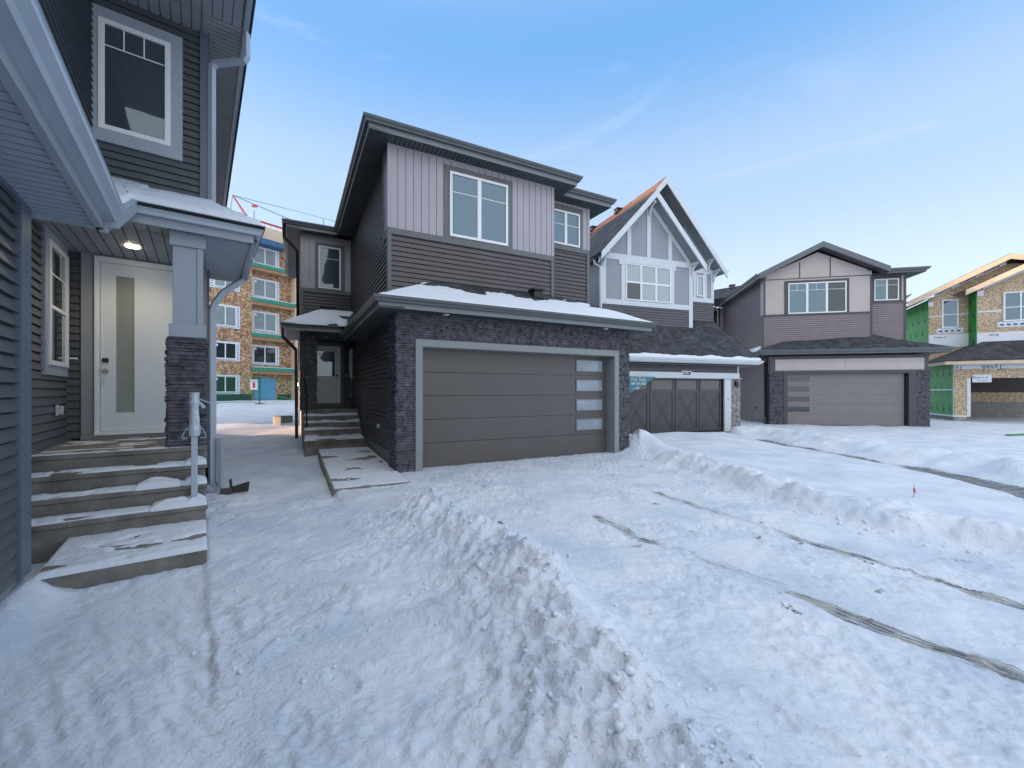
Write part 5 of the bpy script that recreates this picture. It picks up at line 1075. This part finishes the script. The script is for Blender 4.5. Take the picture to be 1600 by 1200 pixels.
# ================================================================== HOUSE E (under construction)
he = empty('unfinished_house', (FE[0], FE[1], 0), FE[2], 'unfinished house at the right edge sheathed in strand board and bright green panels', 'house')
def house_E(rt):
    F0 = front(0.0); w_ = MB()
    w_.fbox(F0, -.49, 0, -.12, 0, .30, 2.73); w_.fbox(F0, 0, 6.0, -.12, 0, 2.25, 2.73); w_.build('strand_board_wall', M['osbE'], rt)
    wr = MB(); wr.fbox(F0, -.49, 6.0, -.12, .012, 2.73, 3.0); wr.build('house_wrap', M['wrapw'], rt)
    text_mesh('wrap_lettering', 'Tyvek', .34, M['inkb'], rt, F0, .92, .014, 2.80, flip=True); text_mesh('wrap_lettering', 'Ty', .30, M['inkb'], rt, F0, -.30, .014, 2.80, flip=True)
    c = MB(); c.fbox(F0, -.52, .0, -.2, .03, -.35, .22); c.build('foundation', M['stoneC'], rt)
    pf = MB(); pf.fbox(F0, -.49, 0, 0, .015, .22, .30); pf.build('sill_wrap', M['wrapw'], rt); j = MB(); j.fbox(F0, 0, .13, -.10, .014, .24, 2.25); j.build('flashing_strip', M['tape'], rt)
    sg = MB(); sg.fbox(F0, .19, .90, .012, .03, 2.03, 2.43); so_ = sg.build('builder_sign', M['wrapw'], rt); text_mesh('lettering', 'Bluerock', .17, M['inkb'], so_, F0, .46, .032, 2.28, shear=.3); text_mesh('lettering', 'CONCRETE', .085, M['inkb'], so_, F0, .56, .032, 2.11)
    # open garage interior
    it = MB(); it.box(-.35, 6.0, 5.6, 5.7, -.2, .92); it.box(-.40, -.33, .15, 5.6, -.2, .92); it.build('concrete_wall', M['found'], rt)
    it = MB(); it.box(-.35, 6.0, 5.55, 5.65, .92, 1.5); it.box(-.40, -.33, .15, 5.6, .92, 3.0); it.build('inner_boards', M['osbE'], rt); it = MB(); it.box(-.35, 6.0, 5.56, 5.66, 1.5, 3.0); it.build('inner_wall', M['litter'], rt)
    it = MB(); it.box(-.45, 6.0, 0.02, 5.7, 3.0, 3.06); it.build('ceiling', M['lumberb'], rt); it = MB(); it.box(-.45, 6, .1, 5.6, -.20, -.12); it.build('floor_slab', M['found'], rt)
    # green side wall
    g = MB(); g.fbox(lside(-.49), 0.0, 6.5, 0, .02, .30, 3.0)
    a = MB(); rr = random.Random(4)
    for i in range(6):
        for jz in range(3):
            y, z = .35 + i * .75 + .2 * (jz % 2), .55 + jz * .95; P = lside(-.49).pt
            a.face([P(y, .022, z), P(y + .10, .022, z + .02), P(y + .16, .022, z + .45), P(y + .12, .022, z + .45)]); a.face([P(y - .06, .022, z + .08), P(y + .18, .022, z + .1), P(y + .06, .022, z - .1), P(y + .02, .022, z - .1)])
    g.build('green_sheathing', M['green'], rt, also=a, m2=M['ink']); tp = MB(); tp.fbox(lside(-.49), 0.0, 6.5, .02, .026, 1.62, 1.68); tp.fbox(lside(-.49), 0.0, .06, .02, .027, .3, 3.0); tp.build('seam_tape', M['tape'], rt)
    sk = MB(); sk.fbox(lside(-.49), 0, 6.5, 0, .05, .22, .30); sk.build('sill_plate', M['tape'], rt); fd = MB(); fd.fbox(lside(-.45), 0, 6.5, -.2, .02, -.35, .22); fd.build('side_foundation', M['found'], rt)
    # lower roof
    fa = MB(); fa.sweep([(-.98, 6.5), (-.98, -.48), (6.5, -.48)], [(0, 2.95), (.04, 2.95), (.04, 3.16), (0, 3.16)], side=1); fa.build('fascia_board', M['lumber'], rt)
    r = MB(); slab(r, [(-1.04, -.55, 3.17), (6.5, -.55, 3.17), (6.5, 2.0, 4.45), (1.6, 2.0, 4.45)], .04); slab(r, [(-1.04, -.55, 3.17), (1.6, 2.0, 4.45), (1.6, 6.5, 4.45), (-1.04, 6.5, 3.17)], .04); r.build('garage_roof', M['shC'], rt)
    roof_vent(rt, 2.9, .9, 4.0, .18)
    # upper floor
    V1 = front(2.5); V2 = front(1.65); A0 = -.69
    w_ = MB(); w_.prism([V1.pt(A0, 0, 3.0), V1.pt(6, 0, 3.0), V1.pt(6, 0, 8.4), V1.pt(2.4, 0, 8.55), V1.pt(A0, 0, 6.95)], (0, .12, 0)); w_.prism([V2.pt(1.0, 0, 3.4), V2.pt(6.4, 0, 3.4), V2.pt(6.4, 0, 8.4), V2.pt(4.6, 0, 8.9), V2.pt(1.0, 0, 7.2)], (0, .1, 0)); w_.build('upper_strand_board', M['osbE'], rt)
    g = MB(); g.fbox(lside(A0), 2.5, 9, 0, .02, 3.2, 6.9); g.fbox(lside(1.0), 1.65, 2.5, 0, .02, 3.4, 7.1)
    a = MB()
    for (fr, y0, n_) in ((lside(A0), 2.9, 5), (lside(1.0), 1.9, 1)):
        for i in range(n_):
            for jz in range(4):
                y, z = y0 + i * .9 + .3 * (jz % 2), 4.2 + jz * .75; P = fr.pt
                a.face([P(y, .022, z), P(y + .10, .022, z + .02), P(y + .2, .022, z + .36), P(y + .14, .022, z + .36)]); a.face([P(y - .06, .022, z + .08), P(y + .2, .022, z + .1), P(y + .06, .022, z - .1), P(y + .02, .022, z - .1)])
    g.build('green_sheathing', M['green'], rt, also=a, m2=M['ink'])
    wr = MB(); wr.fbox(V1, A0, 1.0, 0, .02, 4.1, 4.85); wr.build('house_wrap', M['wrapw'], rt); wr = MB(); wr.fbox(V2, 1.0, 6, 0, .02, 4.1, 4.75); wr.build('house_wrap', M['wrapw'], rt)
    for (fr_, p_) in ((V1, (A0, -.14, .0, .02, 5.86, 5.92)), (V1, (.56, .98, 0, .02, 5.92, 5.98)), (V2, (1.02, 1.95, 0, .02, 5.85, 5.93)), (V1, (A0 - .02, A0 + .2, .02, .04, 6.5, 6.75)), (V2, (1.0, 1.25, .02, .04, 6.75, 7.05))):
        wr = MB(); wr.fbox(fr_, *p_); wr.build('seam_tape', M['wrapw'], rt)
    text_mesh('wrap_lettering', 'Lowe st', .17, M['inkb'], rt, V1, -.20, .024, 4.68); text_mesh('wrap_lettering', 'drain', .2, M['ink'], rt, V2, 1.65, .024, 4.6, flip=True)
    for (fr, a0, a1, z0, z1, c_) in ((V1, -.14, .56, 5.20, 6.82, ()), (V2, 2.0, 3.4, 5.30, 6.86, (2.65,))):
        wn = window(rt, fr, a0, a1, z0, z1, cols=c_, rail=z0 + (z1 - z0) * .47, fw=.07, gm='glass')
        f_ = MB(); f_.fbox(fr, a0 - .22, a1 + .22, .005, .02, z0 - .30, z0 - .005); f_.build('sill_flashing', M['tape'], wn)
        f_ = MB(); q = a0 - .12
        while q < a1 + .1: f_.fbox(fr, q, q + .16, .02, .023, z0 - .22, z0 - .13); q += .25
        f_.build('flashing_print', M['inkb'], wn)
    # rakes
    def rake(x0, z0, x1, z1, v, mt='lumber', h=.28, sk=True):
        k = MB(); k.hexa([(x0, v - .04, z0 - h), (x1, v - .04, z1 - h), (x1, v, z1 - h), (x0, v, z0 - h), (x0, v - .04, z0), (x1, v - .04, z1), (x1, v, z1), (x0, v, z0)]); k.build('rake_board', M[mt], rt)
    rake(-1.75, 6.78, 2.43, 8.98, 2.0); rake(2.43, 8.98, 6.5, 7.9, 2.0); rake(.35, 7.05, 4.7, 9.25, 1.10)
    t_ = MB(); t_.hexa([(-.5, 2.36, 7.0), (2.43, 2.36, 8.5), (2.43, 2.38, 8.5), (-.5, 2.38, 7.0), (-.5, 2.36, 7.22), (2.43, 2.36, 8.74), (2.43, 2.38, 8.74), (-.5, 2.38, 7.22)]); t_.hexa([(1.2, 1.5, 7.1), (4.6, 1.5, 8.78), (4.6, 1.52, 8.78), (1.2, 1.52, 7.1), (1.2, 1.5, 7.38), (4.6, 1.5, 9.05), (4.6, 1.52, 9.05), (1.2, 1.52, 7.38)]); t_.build('gable_wrap', M['wrapw'], rt)
    sh = math.atan2(1.5, 2.93)
    for xx in (-.0, 1.0, 1.95): text_mesh('wrap_lettering', 'HomeWrap', .15, M['ink'], rt, front(2.34), xx - .1, .002, 7.10 + (xx + .5 - .1) * .512, rot=sh)
    for xx in (2.2, 3.3): text_mesh('wrap_lettering', 'HomeWrap', .18, M['ink'], rt, front(1.48), xx, .002, 7.25 + (xx - 1.2) * .494, rot=sh)
    r = MB(); r.prism([(-1.75, 2.0, 6.80), (2.43, 2.0, 9.0), (2.43, 9, 9.0), (-1.75, 9, 6.80)], (0, 0, -.05)); r.prism([(6.5, 2.0, 7.9), (2.43, 2.0, 9.0), (2.43, 9, 9.0), (6.5, 9, 7.9)], (0, 0, -.05)); r.prism([(.35, 1.10, 7.07), (4.7, 1.1, 9.27), (4.7, 4, 9.27), (.35, 4, 7.07)], (0, 0, -.05)); r.build('upper_roof', M['shC'], rt)
    sb = MB(); sb.prism([(-1.75, 6.0, 6.70), (.2, 8, 8.3), (-.2, 9.5, 8.3), (-2.4, 9.5, 6.9)], (0, 0, -.05)); sb.build('rear_roof', M['shC'], rt)
    lo = MB(); lo.prism([(-1.70, 2.02, 6.60), (-.72, 2.02, 6.98), (-.72, 9, 6.98), (-1.70, 9, 6.6)], (0, 0, -.03)); lo.build('eave_boards', M['lumberb'], rt)
house_E(he)

# ================================================================== APARTMENT BLOCK behind
hp = empty('apartment_building', (FP[0], FP[1], 0), FP[2], 'unfinished strand board apartment block with white windows and green balcony ledges', 'apartment block')
def apt(rt):
    z0 = .6; F0 = front(0.0); F1 = front(.7)
    w_ = MB(); w_.box(-16, -.0, 0, 12, z0, 13.95); w_.box(0, 14, .7, 12, z0, 13.95); w_.box(3.62, 14, -.0, .72, z0, 13.95); w_.build('strand_board_wall', M['osb'], rt)
    p = MB(); p.box(-16, 14, .35, 12, 13.95, 15.35); p.build('parapet_wall', M['lumber'], rt)
    bl = MB(); bl.box(-16, 14, -.25, .9, 13.75, 14.18); bl.build('blue_membrane', M['blued'], rt)
    gb = MB(); gb.fbox(F0, -16, -.05, 0, .05, z0 - .3, 1.35); gb.fbox(F1, 2.3, 3.6, 0, .05, z0 - .3, 1.3); gb.fbox(F0, 3.62, 14, 0, .05, z0 - .3, 1.3); gb.build('base_wrap', M['lawn'], rt)
    for zz in (3.43, 6.23, 9.10, 11.93):
        l = MB(); l.box(-.05, 3.66, -.10, .72, zz - .17, zz + .12); lo = l.build('balcony_ledge', M['greenl'], rt)
        b = MB(); b.box(.0, 3.60, -.02, .72, zz - .42, zz - .171); b.build('ledge_beam', M['lumberb'], lo); sn = MB(); sn.box(-.04, 3.65, -.10, .72, zz + .1201, zz + .16); sn.build('ledge_edge', M['wrapw'], lo)
    def awin(fr, a0, a1, zb, zt, dark):
        wn = window(rt, fr, a0 + .27, a1 - .27, zb + .15, zt - .10, cols=((a0 + a1) / 2,), fw=.06, gm='glassd' if dark else 'glassT', md=.04)
        f_ = MB(); f_.fbox(fr, a0, a0 + .27, .002, .02, zb, zt); f_.fbox(fr, a1 - .27, a1, .002, .02, zb, zt); f_.fbox(fr, a0 + .27, a1 - .27, .002, .019, zb, zb + .15); f_.fbox(fr, a0 + .27, a1 - .27, .002, .019, zt - .10, zt); f_.build('window_tape', M['tape'], wn)
        q = MB(); z = zb + .1
        while z < zt - .15:
            for x in (a0 + .10, a1 - .17): q.fbox(fr, x, x + .07, .02, .023, z, z + .10)
            z += .18
        x = a0 + .35
        while x < a1 - .35: q.fbox(fr, x, x + .10, .02, .023, zb + .04, zb + .09); x += .17
        q.build('tape_print', M['blued'], wn)
        k = MB(); k.fbox(fr, a0 + .36, a0 + .52, .031, .034, zt - .42, zt - .24); k.build('window_sticker', M['wrapw'], wn)
    for i, (zb, zt) in enumerate(((1.35, 2.85), (3.95, 5.45), (6.50, 8.28), (9.45, 11.15), (12.2, 13.6))):
        for j, uu in enumerate((-2.95, -6.4, -9.8, -13.2)): awin(F0, uu, uu + 2.05, zb, zt, i < 2 if j == 0 else (i + j) % 3 == 0)
        for uu in (4.6, 8.2, 11.4): awin(F0, uu, uu + 2.05, zb, zt, i % 2 == 0)
    for i, (zb, zt) in enumerate(((3.80, 5.45), (6.55, 8.30), (9.35, 11.05), (12.1, 13.70))): awin(F1, .10, 2.45, zb, zt, i == 0)
    d = MB(); d.fbox(F1, .40, .93, 0, .06, .88, 2.68); d.fbox(F1, .94, 2.12, 0, .06, .88, 2.68); d.build('blue_door', M['blue'], rt)
    pr = MB(); pr.box(3.45, 3.66, -.1, .7, z0 - .2, 13.7); pr.build('end_post', M['lumber'], rt)
    for (a, z) in ((-1.9, 5.75), (-1.95, 3.0)): text_mesh('wall_stencil', 'LP', .42, M['ink'], rt, F0, a, .004, z); text_mesh('wall_stencil', 'SHEATHING', .17, M['ink'], rt, F0, a, .004, z - .3)
    rl = MB()
    for i in range(-30, 28): rl.box(i * .5, i * .5 + .05, .3, .36, 15.35, 15.75)
    rl.box(-15, 14, .3, .36, 15.6, 15.75); rl.build('roof_edge_rail', M['redc'], rt)
    lj = MB(); lj.fbox(F0, 3.6, 3.66, -.1, .2, 2.05, 2.3); lj.build('site_lamp', M['lamp'], rt)
apt(hp)

# crane beyond the block
cr_ = empty('tower_crane', (0, 0, 0), 0, 'red crane head with grey stay cables rising behind the apartment block', 'crane')
def wp(px, py, Y): return Vector(((px - 800) / 655 * Y, Y, 1.545 + (612 - py) / 655 * Y))
top_ = wp(363.5, 305, 62); ft = wp(402, 362, 62)
def lattice(mb, a, b, wd, n, r):
    a, b = Vector(a), Vector(b); d = (b - a).normalized(); s_ = d.cross(Vector((0, 1, 0))).normalized() * wd; t_ = d.cross(s_).normalized() * wd
    L_ = [(a + s_ * .2, b + s_), (a - s_ * .2, b - s_), (a + t_ * .2, b + t_)]
    for p, q in L_: mb.tube(p, q, r, 6)
    for i in range(n):
        for k in range(3):
            p, q = L_[k]; p2, q2 = L_[(k + 1) % 3]; mb.tube(p.lerp(q, i / n), p2.lerp(q2, (i + 1) / n), r * .6, 5)
mb = MB(); lattice(mb, top_, wp(405, 368, 62), .22, 9, .05); lattice(mb, wp(405, 368, 62), wp(412, 470, 62), .5, 9, .07); mb.build('mast_head', M['redc'], cr_)
mb = MB(); lattice(mb, wp(396, 372, 62), wp(520, 398, 66), .5, 22, .05); mb.build('jib', M['redc'], cr_)
mb = MB(); mb.tube(top_, wp(470, 350, 63), .055, 6); mb.tube(top_, wp(447, 326, 64), .04, 6); mb.tube(wp(447, 326, 64), wp(540, 350, 67), .03, 6); mb.tube(top_, wp(358, 345, 62), .04, 6); mb.tube(wp(397, 329, 62), wp(397, 346, 62), .05, 6); mb.tube(wp(397, 346, 62), wp(398, 368, 62), .035, 6); mb.tube(wp(505, 342, 66), wp(507, 362, 66), .05, 6); mb.build('stay_cables', M['cable'], cr_)
mb = MB(); k = wp(398, 322, 62); mb.box(k.x - .35, k.x + .35, k.y - .15, k.y + .15, k.z - .14, k.z + .14); mb.build('cable_block', M['redc'], cr_)

# green site fence
def fence_panel(x0, y0, x1, y1, label):
    zA, zB = gz(x0, y0) - .02, gz(x1, y1) - .02
    rt = bpy.data.objects.new('site_fence', None); COL.objects.link(rt); rt.location = (x0, y0, zA); tag(rt, label, 'fence', 'green mesh site fence panels')
    dx, dy, dz = x1 - x0, y1 - y0, zB - zA; l = math.hypot(dx, dy); H = 1.85
    f = MB(); f.tube((0, 0, 0), (0, 0, H), .035, 8); f.tube((dx, dy, dz), (dx, dy, dz + H), .035, 8)
    for z in (.12, H * .42, H - .03): f.tube((0, 0, z), (dx, dy, dz + z), .016, 6)
    f.build('frame', M['fence'], rt)
    w_ = MB(); n = int(l / .09)
    for i in range(1, n): t = i / n; w_.tube((dx * t, dy * t, dz * t + .12), (dx * t, dy * t, dz * t + H - .03), .0035, 3)
    for i in range(1, 12): z = .12 + i * .14; w_.tube((0, 0, z), (dx, dy, dz + z), .0035, 3)
    w_.build('wire_mesh', M['fence'], rt); b = MB(); b.box(-.12, .12, -.3, .3, -.02, .06); b.build('foot', M['black'], rt); return rt
pts = [(-24.2, 27.6), (-21.0, 29.3), (-17.95, 31.0) , (-14.9, 32.7)]
pts = [(-22.6, 26.6), (-19.25, 27.0), (-16.25, 27.0), (-12.9, 27.3), (-9.6, 27.8)]
lbs = ['green mesh site fence panel farthest left, before the apartment block', 'green mesh fence panel in front of the lower apartment windows, left of the blue door', 'green mesh fence panel in front of the blue door', 'green mesh fence panel right of the blue door, behind the entry porch']
for i in range(4): fence_panel(*pts[i], *pts[i + 1], lbs[i])
fs = empty('fence_sign', (-16.60, 26.97, gz(-16.6, 27.1) + 1.15), 0, 'white notice with a red block wired to the green site fence', 'sign')
mb = MB(); mb.box(-.24, .24, -.02, 0, -.22, .42); mb.build('board', M['wrapw'], fs); mb = MB(); mb.box(-.07, .09, -.03, -.021, -.10, .24); mb.build('red_block', M['red'], fs); mb = MB(); mb.box(-.24, .24, -.03, -.021, .28, .31); mb.build('print', M['inkb'], fs)

# things in the gap
mb = MB(); x, y = -9.35, 17.4; z = gz(x, y); a = []
for i in range(15):
    q = math.pi * (i / 14); a.append((x - .55 * math.sin(q), y - .45 + .9 * (i / 14)))
for (p, q) in zip(a, a[1:]): mb.hexa([(p[0], p[1], z - .3), (q[0], q[1], z - .3), (q[0] + .02, q[1], z - .3), (p[0] + .02, p[1], z - .3), (p[0], p[1], z + .32), (q[0], q[1], z + .32), (q[0] + .02, q[1], z + .32), (p[0] + .02, p[1], z + .32)])
tag(mb.build('window_well', M['found'], None), 'galvanised curved window well in the snow left of the dark stone house', 'window well')
x, y = 3.93, 4.15
x, y = (1427 - 800) / 655 * 5.9, 5.9; z = gz(x, y)
fl = empty('marker_flag', (x, y, z), 20, 'small red marker flag in the clean snow beyond the driveway', 'flag'); mb = MB(); mb.tube((0, 0, -.05), (.02, 0, .20), .003, 5); mb.build('stake', M['cable'], fl)
mb = MB(); mb.hexa([(.012, -.002, .075), (.055, -.004, .065), (.055, 0, .065), (.012, .001, .075), (-.008, -.002, .135), (.030, -.004, .140), (.030, 0, .140), (-.008, .001, .135)]); mb.build('flag_cloth', M['red'], fl)
mb = MB(); x, y = 18.3, 15.0; z = gz(x, y); mb.hexa([(x - .6, y - .12, z), (x + .8, y - .2, z), (x + .8, y + .2, z), (x - .6, y + .05, z), (x - .6, y - .12, z + .03), (x + .8, y - .2, z + .07), (x + .8, y + .2, z + .07), (x - .6, y + .05, z + .03)]); tag(mb.build('sheathing_offcut', M['green']), 'bright green board offcut lying on the snow at the right edge', 'board')
# loose lumps of snow
rr = np.random.RandomState(3)
def chunks(name, n, fx, label, s0, s1):
    mb = MB(); ico = [(0, 0, 1), (.89, 0, .45), (.28, .85, .45), (-.72, .53, .45), (-.72, -.53, .45), (.28, -.85, .45), (.72, .53, -.45), (-.28, .85, -.45), (-.89, 0, -.45), (-.28, -.85, -.45), (.72, -.53, -.45), (0, 0, -1)]
    fc = [(0, 1, 2), (0, 2, 3), (0, 3, 4), (0, 4, 5), (0, 5, 1), (1, 6, 2), (2, 7, 3), (3, 8, 4), (4, 9, 5), (5, 10, 1), (2, 6, 7), (3, 7, 8), (4, 8, 9), (5, 9, 10), (1, 10, 6), (6, 11, 7), (7, 11, 8), (8, 11, 9), (9, 11, 10), (10, 11, 6)]
    P = [fx() for _ in range(n)]; xs = np.array([p[0] for p in P]); ys = np.array([p[1] for p in P]); Z = ground(xs, ys)
    for x, y, z in zip(xs, ys, Z):
        s_ = s0 * (s1 / s0) ** (rr.rand() ** 2.2); k = len(mb.v); sc = s_ * (.6 + .7 * rr.rand(3)); an = rr.rand() * 6.28; c, s = math.cos(an), math.sin(an)
        for v in ico:
            j = 1 + .28 * (rr.rand() - .5) * 2; vx, vy = v[0] * sc[0] * j, v[1] * sc[1] * j; mb.v.append((x + vx * c - vy * s, y + vx * s + vy * c, z + v[2] * sc[2] * .75 * j + s_ * .15))
        for f in fc: mb.f.append(tuple(k + i for i in f)); mb.uv.append([(0, 0)] * 3)
    o = mb.build(name, M['snow'], smooth=True); tag(o, label, 'snow', kind='stuff'); return o
def along(pts, spread, bias=0.0):
    def f():
        i = rr.randint(0, len(pts) - 1); t = rr.rand(); (x0, y0), (x1, y1) = pts[i], pts[i + 1]; l = math.hypot(x1 - x0, y1 - y0); o = rr.randn() * spread + bias
        return x0 + (x1 - x0) * t + (y1 - y0) / l * o, y0 + (y1 - y0) * t - (x1 - x0) / l * o
    return f
chunks('snow_lumps', 420, along(CREST1[:9], .24, .02), 'loose snow lumps along the pile left of the driveway', .006, .034)
chunks('snow_lumps', 130, along(FOOT2[:8], .14, .06), 'loose snow lumps along the windrow right of the driveway', .008, .04)
chunks('snow_crumbs', 260, lambda: (rr.uniform(-2.3, .2), rr.uniform(2.2, 6.5)), 'snow crumbs scattered over the side yard', .005, .022)
